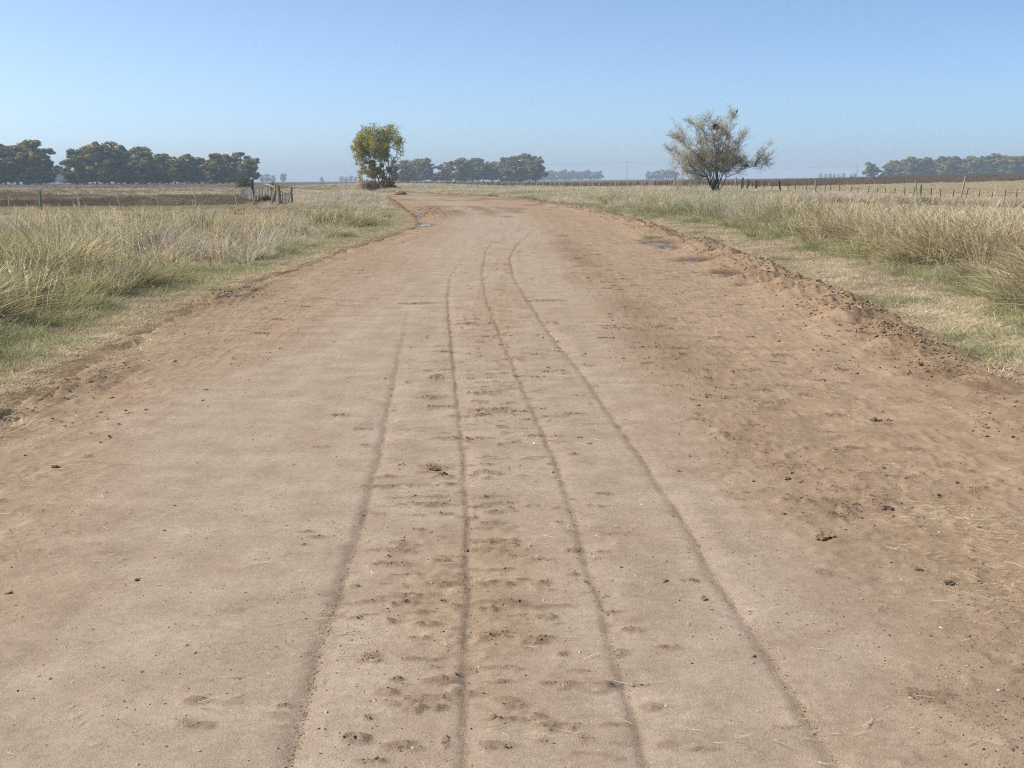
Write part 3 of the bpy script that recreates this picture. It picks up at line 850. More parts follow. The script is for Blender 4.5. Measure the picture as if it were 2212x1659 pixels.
# farther grass: coarser clumps out to the bend, the fence and the trees
P = []
n_ = 15000
y = sample_band(n_, 88, 420, 1.3); d = rng.uniform(0, 1, n_)
x = xr(y) + right_short(y) + d * np.maximum(fence_x(y) + 4 - xr(y), 6)
keep = rng.uniform(0, 1, n_) < 0.9
x, y = x[keep], y[keep]
cl = fbm(x, y, 5, 400); dd = x - xr(y)
P.append(pack(x, y, gz(x, y) - 0.03, (0.55 + 0.35 * ss(1, 7, dd)) * (1 + 0.35 * cl) * (1 - 0.25 * ss(180, 240, y)), rng.uniform(0.8, 1.2, len(x)), 0.5 + 0.25 * fbm(x, y, 9, 401) + rng.normal(0, 0.16, len(x)),
              0.7 * ss(0.3, 0.9, cl) * (1 - ss(3, 10, dd)) + 0.25 * ss(0.1, 0.8, fbm(x, y, 3, 402)), rng.integers(0, 6, len(x))))
n_ = 8000
y = sample_band(n_, 80, 330, 1.2); d = rng.uniform(0, 1, n_)
x = xl(y) - 1.2 - d * (18 + 0.25 * (y - 80))
k = ~((x < -18 - (y - 84) * 0.16) & (y < 175))
x, y = x[k], y[k]
cl = fbm(x, y, 5, 410); dd = xl(y) - x
P.append(pack(x, y, gz(x, y) - 0.03, (0.5 + 0.75 * ss(0.5, 3, dd) * ss(7.5, 5, dd) * ss(84, 98, y) * (1 - ss(150, 185, y))) * (1 + 0.35 * cl) * (1 - 0.3 * ss(130, 180, y)), rng.uniform(0.8, 1.2, len(x)), 0.48 + 0.2 * cl + rng.normal(0, 0.16, len(x)),
              0.55 * ss(0.2, 0.9, fbm(x, y, 6, 411)), np.where(y < 140, rng.choice([4, 5, 4, 5, 1, 2], len(x)), rng.integers(0, 6, len(x)))))
# thin pasture behind the right fence
n_ = 9000
y = sample_band(n_, 66, 300, 1.3); x = fence_x(y) + rng.uniform(-1, 1, n_) ** 2 * (30 + 0.55 * y)
P.append(pack(x, y, gz(x, y) - 0.03, 0.28 * rng.uniform(0.6, 1.5, n_), rng.uniform(0.8, 1.3, n_), 0.5 + 0.2 * fbm(x, y, 12, 420) + rng.normal(0, 0.12, n_), 0.35 * ss(0.1, 0.7, fbm(x, y, 14, 421)), rng.integers(0, 6, n_)))
scatter('far_grass', fargrass, *cat(P), 'pale rough grass around the road bend and along the far fence')

# brown standing crop and weeds in the fields
P = []
n_ = 9000
y = sample_band(n_, 268, 420, 1.0); x = rng.uniform(-0.12, 0.56, n_) * y
k = x > fence_x(y) + 6
x, y = x[k], y[k]
P.append(pack(x, y, gz(x, y) - 0.05, rng.uniform(0.75, 1.1, len(x)), rng.uniform(0.9, 1.4, len(x)), 0.45 + 0.2 * fbm(x, y, 20, 500) + rng.normal(0, 0.12, len(x)), np.zeros(len(x)), rng.integers(0, 4, len(x))))
n_ = 13000
y = sample_band(n_, 98, 560, 1.4); x = -rng.uniform(0.16, 0.60, n_) * y
k = (x < -20 - (y - 84) * 0.17) & (rng.uniform(0, 1, n_) < 0.55 + 0.6 * fbm(x, y * 0.25, 18, 510))
x, y = x[k], y[k]
P.append(pack(x, y, gz(x, y) - 0.05, rng.uniform(0.15, 0.32, len(x)) * (0.6 + 0.8 * ss(110, 220, y)), rng.uniform(0.8, 1.4, len(x)), 0.5 + 0.45 * fbm(x, y * 0.25, 25, 511) + rng.normal(0, 0.12, len(x)), 0.35 * ss(0.3, 0.8, fbm(x, y * 0.25, 22, 512)), rng.integers(0, 4, len(x))))
scatter('brown_crop', crop, *cat(P), 'dark brown dry crop standing in the fields beyond the fences')

# soil crumbs, clods, pebbles and straw on the road
def small_lumps(n, mat, flat=1.0):
    out = []
    for i in range(n):
        o = lumps('crumb', 1, 600 + i, 1.0, random.uniform(0.5, 1.0), random.uniform(0.4, 0.75) * flat, 0.42, mat)
        out.append(o)
    return out
def road_points(n, power=1.45, ylo=3.3, yhi=70):
    y = sample_band(n, ylo, yhi, power); x = xl(y) + 0.1 + rng.uniform(0, 1, n) * (xr(y) - xl(y) + 0.1)
    k = np.abs(x) < 0.5 * y + 1.5
    return x[k], y[k]
CX, CY, CS, CT = [], [], [], []
x, y = road_points(150000)                       # fine crumbs
u = x - cshift(y); er = x - xr(y)
w = 0.045 + 0.12 * ss(-2.2, -3.6, u) + 0.40 * np.exp(-((u - 1.85) / 0.5) ** 2) + 0.26 * ss(1.6, 2.8, u) + 0.5 * np.exp(-((er + 0.25) / 0.5) ** 2) + 0.10 * np.exp(-((u + 0.2) / 0.9) ** 2)
w = w * np.clip(0.5 + 1.1 * fbm(x, y * 0.6, 0.6, 700), 0.02, 2)
k = rng.uniform(0, 1, len(x)) < w
x, y = x[k], y[k]
CX.append(x); CY.append(y); CS.append((0.0028 + 0.006 * rng.uniform(0, 1, len(x)) ** 3) * (1 + ss(8, 22, y))); CT.append(rng.beta(1.3, 2.0, len(x)))
x, y = road_points(60000, 1.25, 3.6, 75)         # clods on the damp strip, the loose right side and the ridge
u = x - cshift(y); er = x - xr(y)
w = 0.006 + 0.05 * ss(-2.4, -3.6, u) + 0.26 * np.exp(-((u - 1.85) / 0.5) ** 2) * ss(5, 9, y) + 0.22 * ss(1.8, 3.0, u) * ss(5, 9, y) + 0.8 * np.exp(-((er + 0.2) / 0.45) ** 2)
w = w * np.clip(0.4 + 1.3 * fbm(x, y * 0.5, 0.8, 701), 0.01, 2)
k = rng.uniform(0, 1, len(x)) < w
x, y = x[k], y[k]
big = np.exp(-((x - xr(y) + 0.2) / 0.45) ** 2)
CX.append(x); CY.append(y); CS.append(0.006 + (0.022 + 0.010 * big) * rng.uniform(0, 1, len(x)) ** 4); CT.append(0.12 + 0.8 * rng.beta(1.5, 2.0, len(x)))
for (px, py, hw, hh) in SCUFF:                   # the dug-up patches are heaps of crumbs
    c = at(px, py); rx = at(px + hw, py).x - c.x; ry = max((at(px, py - hh).y - at(px, py + hh).y) / 2, 0.02)
    n_ = int(np.clip(7000 * rx * ry, 14, 240))
    a = rng.normal(0, 0.45, n_); b2 = rng.normal(0, 0.45, n_)
    CX.append(c.x + a * rx); CY.append(c.y + b2 * ry); CS.append((0.0018 + 0.0062 * rng.uniform(0, 1, n_) ** 4) * (1 + 0.8 * float(ss(7, 15, c.y)))); CT.append(0.15 + rng.beta(1.6, 2.2, n_) * 0.7)
for (pts, w_, dep, far) in TR:                   # broken edges of the wheel marks
    Pp = [at(*p) for p in pts]; ys = np.array([p.y for p in Pp]); xs = np.array([p.x for p in Pp])
    y = sample_band(3600, 3.4, far * 0.6, 1.3)
    y = y[rng.uniform(0, 1, len(y)) < np.clip(0.5 + 0.9 * noise(y, y * 0 + w_ * 50, 0.5, 702), 0.05, 1)]
    CX.append(np.interp(y, ys, xs) + rng.normal(0.006, 0.011, len(y))); CY.append(y); CS.append((0.0016 + 0.0042 * rng.uniform(0, 1, len(y)) ** 4) * (1 + 0.8 * ss(7, 18, y))); CT.append(0.15 + rng.beta(1.6, 2.0, len(y)) * 0.8)
y = sample_band(34000, 11, 125, 1.25)             # the ridge of earth is broken into clods
x = xr(y) - 0.36 + rng.normal(0, 0.42, len(y))
k = rng.uniform(0, 1, len(y)) < np.clip(0.6 + 0.8 * fbm(x, y, 0.7, 703), 0.1, 1)
x, y = x[k], y[k]
CX.append(x); CY.append(y); CS.append((0.005 + 0.040 * rng.uniform(0, 1, len(y)) ** 6.5) * (0.6 + 0.4 * ss(11, 18, y)) * (1 + 0.6 * ss(40, 80, y))); CT.append(0.2 + 0.8 * rng.beta(2.4, 1.6, len(y)))
# churned mud on the left edge and in the bend
n_ = 1500
a = rng.normal(0, 1, n_); b2 = rng.normal(0, 1, n_)
CX.append(np.concatenate([-5.0 + 0.35 * a[:600], -4.4 + 0.22 * a[600:900], -6.2 + 1.2 * a[900:]])); CY.append(np.concatenate([20.6 + 1.7 * b2[:600], 11.6 + 0.9 * b2[600:900], 70 + 9 * b2[900:]]))
CS.append(0.75 * np.concatenate([0.008 + 0.032 * rng.uniform(0, 1, 600) ** 4, 0.008 + 0.03 * rng.uniform(0, 1, 300) ** 4, 0.02 + 0.09 * rng.uniform(0, 1, 600) ** 3])); CT.append(rng.beta(1, 2.2, n_) * 0.8)
x, y, s, t_ = [np.concatenate(q) for q in (CX, CY, CS, CT)]
rot = np.stack([rng.normal(0, 0.4, len(x)), rng.normal(0, 0.4, len(x)), rng.uniform(0, 6.28, len(x))], 1)
scatter('soil_crumbs', small_lumps(8, CRUMB), np.stack([x, y, road_z(x, y) - s * 0.05], 1), rot, np.stack([s] * 3, 1), rng.integers(0, 8, len(x)), np.clip(t_, 0, 1), np.zeros(len(x)),
        'loose crumbs of brown soil strewn over the road')
print('crumbs', len(x))
x, y = road_points(16000)
k = rng.uniform(0, 1, len(x)) < np.clip(0.10 + 0.5 * ss(-1.8, -3.5, x) + 0.4 * ss(1.6, 3, x), 0, 1)
x, y = x[k], y[k]
s = (0.0025 + 0.006 * rng.uniform(0, 1, len(x)) ** 3 + 0.007 * rng.uniform(0, 1, len(x)) ** 12) * (1 + ss(8, 20, y))
rot = np.stack([rng.normal(0, 0.3, len(x)), rng.normal(0, 0.3, len(x)), rng.uniform(0, 6.28, len(x))], 1)
scatter('pebbles', small_lumps(4, STONE), np.stack([x, y, road_z(x, y) + s * 0.1], 1), rot, np.stack([s] * 3, 1), rng.integers(0, 4, len(x)), rng.uniform(0, 1, len(x)), np.zeros(len(x)), 'small pale pebbles scattered on the dirt road')

def straw_bit(seed):
    r_ = np.random.default_rng(seed)
    mb = MB()
    for q in range(r_.integers(1, 4)):
        L_ = r_.uniform(0.04, 0.13); a = r_.uniform(-0.5, 0.5); c = r_.uniform(-0.35, 0.35)
        p = [Vector((L_ * (t - 0.5) * math.cos(a + c * t) + q * 0.02, L_ * (t - 0.5) * math.sin(a + c * t) + r_.uniform(-0.002, 0.002), 0.002 + 0.008 * r_.uniform(0, 1))) for t in (0, 0.33, 0.66, 1)]
        cl = ST[r_.integers(len(ST))] if r_.uniform() < 0.6 else (0.22, 0.16, 0.09)
        mb.tube(p, 0.0010, 3, cl, cap=False)
    return mb.build('straw', STRAW)
x, y = road_points(110000, 1.3, 3.3, 60)
u = x - cshift(y)
w = 0.02 + 0.32 * ss(-2.4, -3.6, u) + 0.45 * ss(1.9, 2.9, u) + 0.10 * np.exp(-((u + 0.2) / 0.9) ** 2)
w = 1.3 * w * np.clip(0.3 + 1.2 * fbm(x, y, 0.7, 710), 0.05, 2)
k = rng.uniform(0, 1, len(x)) < w
x, y = x[k], y[k]
rot = np.stack([np.zeros(len(x)), np.zeros(len(x)), rng.normal(0, 0.9, len(x))], 1)
s = rng.uniform(0.25, 0.8, len(x)) * (1 + 0.5 * ss(6, 22, y))
scatter('straw_litter', [straw_bit(720 + i) for i in range(10)], np.stack([x, y, road_z(x, y) + 0.004], 1), rot, np.stack([s] * 3, 1), rng.integers(0, 10, len(x)), rng.uniform(0.2, 1, len(x)), np.zeros(len(x)),
        'bits of dry straw lying on the loose sides of the road')

# ------------------------------------------------------------------ tussocks that stand out
TSK = [blades(380, 1.0, 0.26, 0.014, 0.24, DK + OL + GN, OL + OL + ST, 800, 6, 0.85, TUSS, name='tussock'), blades(280, 1.0, 0.24, 0.015, 0.28, GN + OL + DK, OL + ST, 801, 5, 0.9, TUSS, name='tussock'),
       blades(300, 1.0, 0.28, 0.013, 0.30, DK + BR, GY_ + ST, 802, 6, 0.8, TUSS, name='tussock'), blades(220, 1.0, 0.34, 0.014, 0.42, GN, GN + OL, 803, 4, 0.8, TUSS, name='tussock')]
for (k, px, py, h, wd, lab) in TUS:
    p = at(px, py, 0.05)
    for _ in range(4): p = at(px, py, gzf(p.x, p.y))
    inside_road = (p.x > xl(p.y)) and (p.x < xr(p.y))
    z = float(road_z(p.x, p.y)[0]) if inside_road else gzf(p.x, p.y)
    o = TSK[k].copy(); o.name = 'grass_tussock'; COL.objects.link(o)
    o.location = (p.x, p.y, z - 0.02); o.rotation_euler = (0, 0.05, random.uniform(0, 6.28)); o.scale = (wd, wd, h)
    tag(o, lab, 'tussock', 'grass tussocks on the verges')
for o in TSK: bpy.data.objects.remove(o, do_unlink=True)

# ------------------------------------------------------------------ clods of earth
CL = [  # picture x, y, half width px, material, label
    (1780, 1162, 24, 0, 'crumbly light brown clod alone on the right half of the road'),
    (938, 1016, 16, 1, 'dark clod left of the middle wheel mark, larger one of the touching pair'),
    (958, 1026, 12, 1, 'smaller dark clod touching the dark clod beside the middle wheel mark'),
    (1915, 1098, 15, 1, 'dark broken clod at the right end of the dug-up soil patch'),
    (1850, 1085, 12, 1, 'dark clod in the middle of the dug-up soil patch'),
    (1700, 1033, 14, 0, 'brown clod left of the dug-up soil patch'),
    (118, 1010, 13, 1, 'small black clod alone on the left part of the road'),
    (1565, 935, 13, 0, 'brown clod on the damp strip beside the right wheel mark'),
    (1985, 1228, 12, 1, 'dark clod on the pale right shoulder of the road'),
    (2050, 1258, 16, 1, 'flat dark clod low on the right shoulder of the road'),
    (1890, 905, 14, 1, 'dark clod among straw on the right shoulder'),
    (483, 628, 17, 1, 'dark mud clod on the left road edge'),
    (455, 640, 12, 1, 'low mud clod left of the dark mud clod on the left edge'),
    (1008, 1190, 9, 1, 'little dark clod right on the middle wheel mark'),
    (1918, 905, 10, 0, 'small brown clod right of the dark clod among straw'),
]
for i, (px, py, hw, mi, lab) in enumerate(CL):
    p = at(px, py); r_ = at(px + hw, py).x - p.x
    z = float(road_z(p.x, p.y)[0])
    rq = random.Random(300 + i)
    vs_, fs_ = [], []
    for q in range(9):
        k = 1.0 if q == 0 else rq.uniform(0.25, 0.6)
        o = lumps('piece', 2, 900 + i * 11 + q, r_ * .62 * k, r_ * .5 * k, r_ * .42 * k, 0.42, None)
        a, dd = rq.uniform(0, 6.28), (0 if q == 0 else r_ * rq.uniform(.3, .85))
        b0 = len(vs_); rz = rq.uniform(0, 6.28)
        for v in o.data.vertices:
            c = v.co
            vs_.append((c.x * math.cos(rz) - c.y * math.sin(rz) + dd * math.cos(a), c.x * math.sin(rz) + c.y * math.cos(rz) + dd * .7 * math.sin(a), c.z + (r_ * rq.uniform(0, .02))))
        fs_ += [tuple(b0 + w for w in pl.vertices) for pl in o.data.polygons]
        bpy.data.objects.remove(o, do_unlink=True)
    o = mk('dirt_clod', vs_, fs_, DARKCLOD if mi else CLOD)
    o.location = (p.x, p.y, z + r_ * 0.03)
    tag(o, lab, 'clod', 'clods of earth on the road')
# heaps of orange earth
for (px, py, D, w_, h_, lab) in [(864, 414, 172, 0.9, 0.55, 'reddish heap of earth beside the road bend below the autumn tree'), (588, 393, 190, 0.6, 1.75, 'orange earth mound behind the old paling fence')]:
    p = atD(px, hor(px), D)
    o = lumps('earth_mound', 4, 940 + px, w_, w_ * 0.8, h_, 0.14, MOUND)
    o.location = (p.x, p.y, gzf(p.x, p.y) + 0.1)
    tag(o, lab, 'mound')

# ------------------------------------------------------------------ trees
def spread_dir(d, ang, rnd):
    a = d.orthogonal().normalized(); b = d.cross(a)
    t = rnd.uniform(0, 6.283)
    return (d * math.cos(ang) + (a * math.cos(t) + b * math.sin(t)) * math.sin(ang)).normalized()

def eucalyptus(seed, wide, low):
    """one tree, height 1: leaning trunk, limbs and leaf clumps with gaps between them"""
    rnd = random.Random(seed)
    tb = MB(); lb = MB()
    top = Vector((rnd.uniform(-.05, .05), rnd.uniform(-.05, .05), 0.72))
    tb.tube([(0, 0, -0.02), (top.x * .3, top.y * .3, .25), (top.x * .7, top.y * .7, .5), top], [0.022, 0.017, 0.011, 0.004], 6)
    clumps = []
    nl = rnd.randint(8, 10)
    for i in range(nl):
        t = (i + rnd.uniform(0.2, 0.9)) / nl
        z = low + 0.10 + (0.84 - low) * t
        R_ = wide * (math.sin(math.pi * min(1, 0.25 + 0.66 * t)) ** 0.7) * rnd.uniform(0.35, 0.95)
        a = i * 2.4 + rnd.uniform(-.6, .6)
        c = Vector((math.cos(a) * R_, math.sin(a) * R_, z))
        rl = rnd.uniform(0.12, 0.20)
        s = Vector((0, 0, max(0.10, z - 0.25)))
        tb.tube([s, s.lerp(c, 0.5) + Vector((0, 0, 0.02)), c], [0.010, 0.006, 0.003], 4)
        for k in range(9):
            d = Vector((rnd.gauss(0, 1), rnd.gauss(0, 1), abs(rnd.gauss(0, .8)) - .45)).normalized() * rl * rnd.uniform(.5, 1)
            clumps.append((c + d, rnd.uniform(0.055, 0.095)))
    for k in range(30):
        a = rnd.uniform(0, 6.28); r = wide * rnd.uniform(.1, .85)
        clumps.append((Vector((math.cos(a) * r, math.sin(a) * r, low + rnd.uniform(0, .5) * rnd.uniform(.3, 1))), rnd.uniform(.06, .11)))
    for (p, r) in clumps:
        hue = rnd.random(); val = rnd.uniform(0.8, 1.25)
        base = Vector((0.245, 0.23, 0.088)).lerp(Vector((0.165, 0.185, 0.078)), hue)
        if rnd.random() < 0.22: base = Vector((0.31, 0.235, 0.11))
        for k in range(70):
            d = Vector((rnd.gauss(0, 1), rnd.gauss(0, 1), rnd.gauss(0, 1))).normalized()
            q = p + Vector((d.x * r, d.y * r, d.z * r * 0.8)) * rnd.uniform(0.55, 1.05)
            nrm = (d + Vector((rnd.gauss(0, .32), rnd.gauss(0, .32), rnd.gauss(0, .32)))).normalized()
            a = nrm.orthogonal().normalized(); b = nrm.cross(a)
            s = rnd.uniform(0.012, 0.024)
            c = base * (val * rnd.uniform(0.8, 1.2))
            lb.quad(q, a * s, b * s * 0.7, tuple(c))
    t = tb.build('trunk', EUBARK); l = lb.build('crown', LEAF)
    return t, l
EU = [eucalyptus(1000 + i, w_, lo) for i, (w_, lo) in enumerate([(0.36, 0.08), (0.33, 0.10), (0.40, 0.07), (0.30, 0.14), (0.35, 0.16), (0.42, 0.10)])]
def place_tree(name, kind, px, top, D, wscale, label, group, base_drop=0.0):
    p = atD(px, hor(px), D)
    z = gzf(p.x, p.y) - base_drop
    h = atD(px, top, D).z - z
    e = empty(name, (p.x, p.y, z), random.uniform(0, 6.28))
    e.scale = (h * wscale * random.uniform(1.1, 1.3), h * wscale * 1.15, h * random.uniform(0.93, 1.05))
    for src in EU[kind]:
        c = src.copy(); COL.objects.link(c); c.parent = e
        c.name = src.name.split('.')[0]
    tag(e, label, 'tree', group)
    return e
jt = lambda: random.uniform(-2, 2)
for i, (px, tp) in enumerate([(-45, 318), (-18, 310), (12, 308), (38, 305), (62, 308), (88, 320)]):
    lab = ['eucalyptus cut through by the left picture edge', 'eucalyptus at the left picture edge, its crown half in view', 'first whole eucalyptus from the left picture edge',
           'tallest eucalyptus of the grove at the left picture edge', 'eucalyptus last but one towards the gap in the left-edge grove', 'rounded eucalyptus ending the dark grove at the left picture edge'][i]
    place_tree('eucalyptus_tree', [0, 2, 1, 5, 0, 2][i], px, tp, 560 + 25 * (i % 2), 1.3, lab, 'trees of the grove at the left picture edge')
Bt = [(165, 336), (186, 316), (210, 311), (236, 314), (262, 323), (288, 322), (314, 325), (340, 326), (364, 336), (390, 338), (418, 334), (444, 338), (468, 335), (494, 327), (517, 324), (536, 346)]
for i, (px, tp) in enumerate(Bt):
    lab = 'eucalyptus packed in the long grove left of the autumn tree'
    if px == 165: lab = 'spreading eucalyptus with low drooping branches at the left end of the long grove'
    if px == 210: lab = 'tallest eucalyptus of the long grove, near its left end'
    if px == 517: lab = 'tall open crowned eucalyptus near the right end of the long grove'
    if px == 536: lab = 'low ragged eucalyptus closing the right end of the long grove'
    place_tree('eucalyptus_tree', i % 6, px, tp, 575 + 30 * (i % 3), 1.32 if i < 8 else 1.22, lab, 'trees of the long grove on the left')
for i, (px, tp) in enumerate([(200, 330), (226, 326), (250, 332), (276, 334), (302, 335), (328, 338), (352, 342), (378, 346), (404, 345), (430, 346), (456, 345), (482, 340)]):
    place_tree('eucalyptus_tree', (i + 3) % 6, px, tp + 4, 680, 1.4, 'eucalyptus packed in the long grove left of the autumn tree', 'trees of the long grove on the left')
for i, (px, tp) in enumerate([(106, 367), (120, 358), (136, 360), (150, 370)]):
    place_tree('distant_tree', i % 3, px, tp, 1500, 1.3, 'hazy blue tree, %s of four in the gap between the left groves' % ['first', 'second', 'third', 'last'][i], 'hazy trees between the left groves')
for i, (px, tp) in enumerate([(864, 352), (882, 344), (900, 341), (918, 343), (938, 374), (966, 350), (984, 342), (1003, 339), (1022, 340), (1044, 347), (1064, 348), (1084, 344), (1104, 336), (1124, 333), (1144, 335), (1158, 345), (955, 372)]):
    if px < 930: lab, g = 'bluish eucalyptus, %s of the four right of the autumn tree' % ['first', 'second', 'third', 'last'][i], 'eucalyptus group beside the autumn tree'
    elif px in (938, 955): lab, g = 'small low tree in the gap of the middle grove, %s of the two' % ('left' if px == 938 else 'right'), 'small trees in the gap of the middle grove'
    elif px == 1124: lab, g = 'tallest rounded eucalyptus at the right end of the middle grove', 'trees of the middle grove'
    elif px == 966: lab, g = 'brownish eucalyptus at the left end of the middle grove', 'trees of the middle grove'
    else: lab, g = 'eucalyptus packed in the middle grove beyond the road bend', 'trees of the middle grove'
    place_tree('eucalyptus_tree', (i * 5 + 1) % 6, px, tp, 930 + 30 * (i % 3), 1.18 if px not in (938, 955) else 1.6, lab, g)
for i in range(15):
    px = 1166 + i * 9.2
    place_tree('distant_tree', (i * 2) % 6, px, 368 + random.uniform(-2.5, 3), 2300, 0.95, 'blue hazy tree in the low row right of the middle grove', 'low hazy row right of the middle grove')
for i, (px, tp) in enumerate([(1402, 371), (1416, 368), (1430, 367), (1444, 366), (1456, 368)]):
    place_tree('distant_tree', i % 6, px, tp, 2300, 1.3, 'blue hazy tree, %s of five showing left of the bare thorn tree' % ['first', 'second', 'third', 'fourth', 'last'][i], 'hazy trees behind the thorn tree')
Et = [(1916, 352), (1934, 346), (1955, 343), (1976, 340), (1998, 341), (2020, 343), (2043, 339), (2066, 338), (2090, 337), (2113, 339), (2136, 336), (2160, 335), (2184, 337), (2207, 334), (2232, 336), (2256, 338)]
for i, (px, tp) in enumerate(Et):
    lab = 'eucalyptus packed in the grove running off the right picture edge'
    if px == 1916: lab = 'lowest tree at the left end of the right-edge grove'
    place_tree('eucalyptus_tree', (i * 5 + 2) % 6, px, tp, 1130 + 30 * (i % 3), 1.35, lab, 'trees of the grove at the right picture edge')
    if i > 1: place_tree('eucalyptus_tree', (i * 3 + 2) % 6, px - 10, tp + 5, 1260, 1.45, 'eucalyptus packed in the grove running off the right picture edge', 'trees of the grove at the right picture edge')
place_tree('eucalyptus_tree', 4, 1880, 353, 1130, 1.0, 'lone round tree standing left of the right-edge grove', None)
for i, px in enumerate([1772, 1783, 1793, 1802, 1812, 1822, 1838, 1846]):
    place_tree('distant_tree', i % 3, px, 374 + random.uniform(-1, 2), 2600, 0.8, 'tiny dark blue tree on the horizon left of the lone round tree', 'tiny trees left of the lone round tree')
for i, (px, tp) in enumerate([(566, 377), (578, 375), (590, 378), (612, 376)]):
    lab = 'small hazy tree standing apart on the horizon right of the long grove' if px == 612 else 'hazy blue tree behind the paling fence, %s of three beside the long grove' % ['left', 'middle', 'right'][i]
    place_tree('distant_tree', i, px, tp, 2300, 1.1, lab, 'hazy trees behind the paling fence')
for i, px in enumerate([695, 738, 748, 758, 768]):
    lab = 'tiny hazy tree alone on the horizon between the paling fence and the autumn tree' if px == 695 else 'tiny hazy tree, %s of four just left of the autumn tree' % ['', 'first', 'second', 'third', 'last'][i]
    place_tree('distant_tree', i, px, 381 + random.uniform(-1, 1), 2800, 1.1, lab, 'tiny hazy trees left of the autumn tree')
for pair in EU:
    for o in pair: bpy.data.objects.remove(o, do_unlink=True)

# ---- autumn tree by the bend
def autumn_tree():
    D = 235
    px = 820
    b = atD(px, hor(px), D); z0 = gzf(b.x, b.y)
    top = atD(px, 262, D).z - z0
    m_px = D * 1.015 / FPX                      # metres per picture pixel
    e = empty('autumn_tree', (b.x, b.y, z0))
    rnd = random.Random(77)
    tb, lb = MB(), MB()
    tips = []
    def grow(p, d, L, r, lev):
        q = p; pts = [p]; rs = [r]
        for k in range(3):
            d = (d + Vector((rnd.gauss(0, .10), rnd.gauss(0, .10), 0.05))).normalized()
            q = q + d * (L / 3); pts.append(q); rs.append(r * (1 - 0.16 * (k + 1)))
        tb.tube(pts, rs, 5 if lev < 2 else 4, (1, 1, 1), cap=False)
        if lev >= 2: tips.append((pts[2], lev)); tips.append((q, lev))
        if lev < 4:
            for k in range(3 if lev < 3 else 2):
                grow(pts[2 + (k > 0)] if lev else q, spread_dir(d, rnd.uniform(0.25, 0.62), rnd), L * rnd.uniform(0.58, 0.8), r * 0.55, lev + 1)
    for (ox, lean) in ((-1.1, -0.22), (0.2, 0.02), (0.9, 0.14), (1.6, 0.30), (-0.3, -0.06)):
        grow(Vector((ox * 0.6, rnd.uniform(-.5, .5), -0.2)), Vector((lean, rnd.uniform(-.15, .15), 1)).normalized(), top * 0.36 * rnd.uniform(0.85, 1.1), 0.17, 0)
    zt = max(p.z for p, _ in tips); xm = max(abs(p.x) for p, _ in tips)
    half = 60 * m_px
    for v in tb.v: v.z *= top * 0.97 / zt; v.x *= half * 0.95 / xm; v.y *= half * 0.95 / xm
    for p, lev in tips:
        p = Vector((p.x * half * 0.95 / xm, p.y * half * 0.95 / xm, p.z * top * 0.97 / zt))
        t = p.z / top
        dark = p.x > 1.5
        n = rnd.randint(16, 36) if lev > 2 else 7
        if dark: n = int(n * 0.62)
        base = Vector((0.44, 0.39, 0.115)).lerp(Vector((0.31, 0.325, 0.105)), rnd.random())
        if t < 0.45: base = base.lerp(Vector((0.29, 0.18, 0.055)), rnd.uniform(0, .7))
        for k in range(n):
            q = p + Vector((rnd.gauss(0, .34), rnd.gauss(0, .34), rnd.gauss(-.08, .30)))
            nr = Vector((rnd.gauss(0, 1), rnd.gauss(0, 1), rnd.gauss(0, .7))).normalized(); a = nr.orthogonal().normalized(); b2 = nr.cross(a)
            s = rnd.uniform(0.06, 0.13)
            lb.quad(q, a * s, b2 * s * 0.6, tuple(base * rnd.uniform(0.7, 1.3)))
    for k in range(11500):
        d = Vector((rnd.gauss(0, 1), rnd.gauss(0, 1), rnd.gauss(0, 1))).normalized() * rnd.uniform(0.25, 1.0) ** 0.5
        q = Vector((d.x * half * 0.98, d.y * half * 0.9, top * 0.66 + d.z * top * 0.33))
        if fbm(np.array([q.x + q.y * .7]), np.array([q.z - q.y * .4]), 1.7, 35)[0] < (0.05 if q.x < 1.0 else 0.38): continue
        base = Vector((0.44, 0.39, 0.115)).lerp(Vector((0.31, 0.325, 0.105)), rnd.random())
        nr = Vector((rnd.gauss(0, 1), rnd.gauss(0, 1), rnd.gauss(0, .7))).normalized(); a = nr.orthogonal().normalized(); b2 = nr.cross(a); s = rnd.uniform(0.06, 0.12)
        lb.quad(q, a * s, b2 * s * 0.6, tuple(base * rnd.uniform(0.7, 1.25)))
    # lower left skirt of leaves
    for k in range(15000):
        x_ = rnd.gauss(-0.7, 2.2); z_ = abs(rnd.gauss(4.0, 2.2)); y_ = rnd.gauss(0, 1.4)
        if abs(x_ + 0.3) > 3.6 + 0.15 * z_ or fbm(np.array([x_]), np.array([z_]), 0.9, 31)[0] < -0.05: continue
        base = Vector((0.33, 0.28, 0.08)).lerp(Vector((0.34, 0.19, 0.08)), rnd.random() * (1 if z_ < 2.4 else 0.4))
        nr = Vector((rnd.gauss(0, 1), rnd.gauss(0, 1), rnd.gauss(0, .7))).normalized(); a = nr.orthogonal().normalized(); b2 = nr.cross(a); s = rnd.uniform(0.06, 0.13)
        lb.quad(Vector((x_, y_, z_)), a * s, b2 * s * 0.6, tuple(base * rnd.uniform(0.65, 1.25)))
    tb.build('trunk', BARK, e); lb.build('crown', LEAF, e)
    tag(e, 'tall airy tree with yellow green autumn leaves beside the road bend', 'tree')
    return b, m_px
ab, am = autumn_tree()

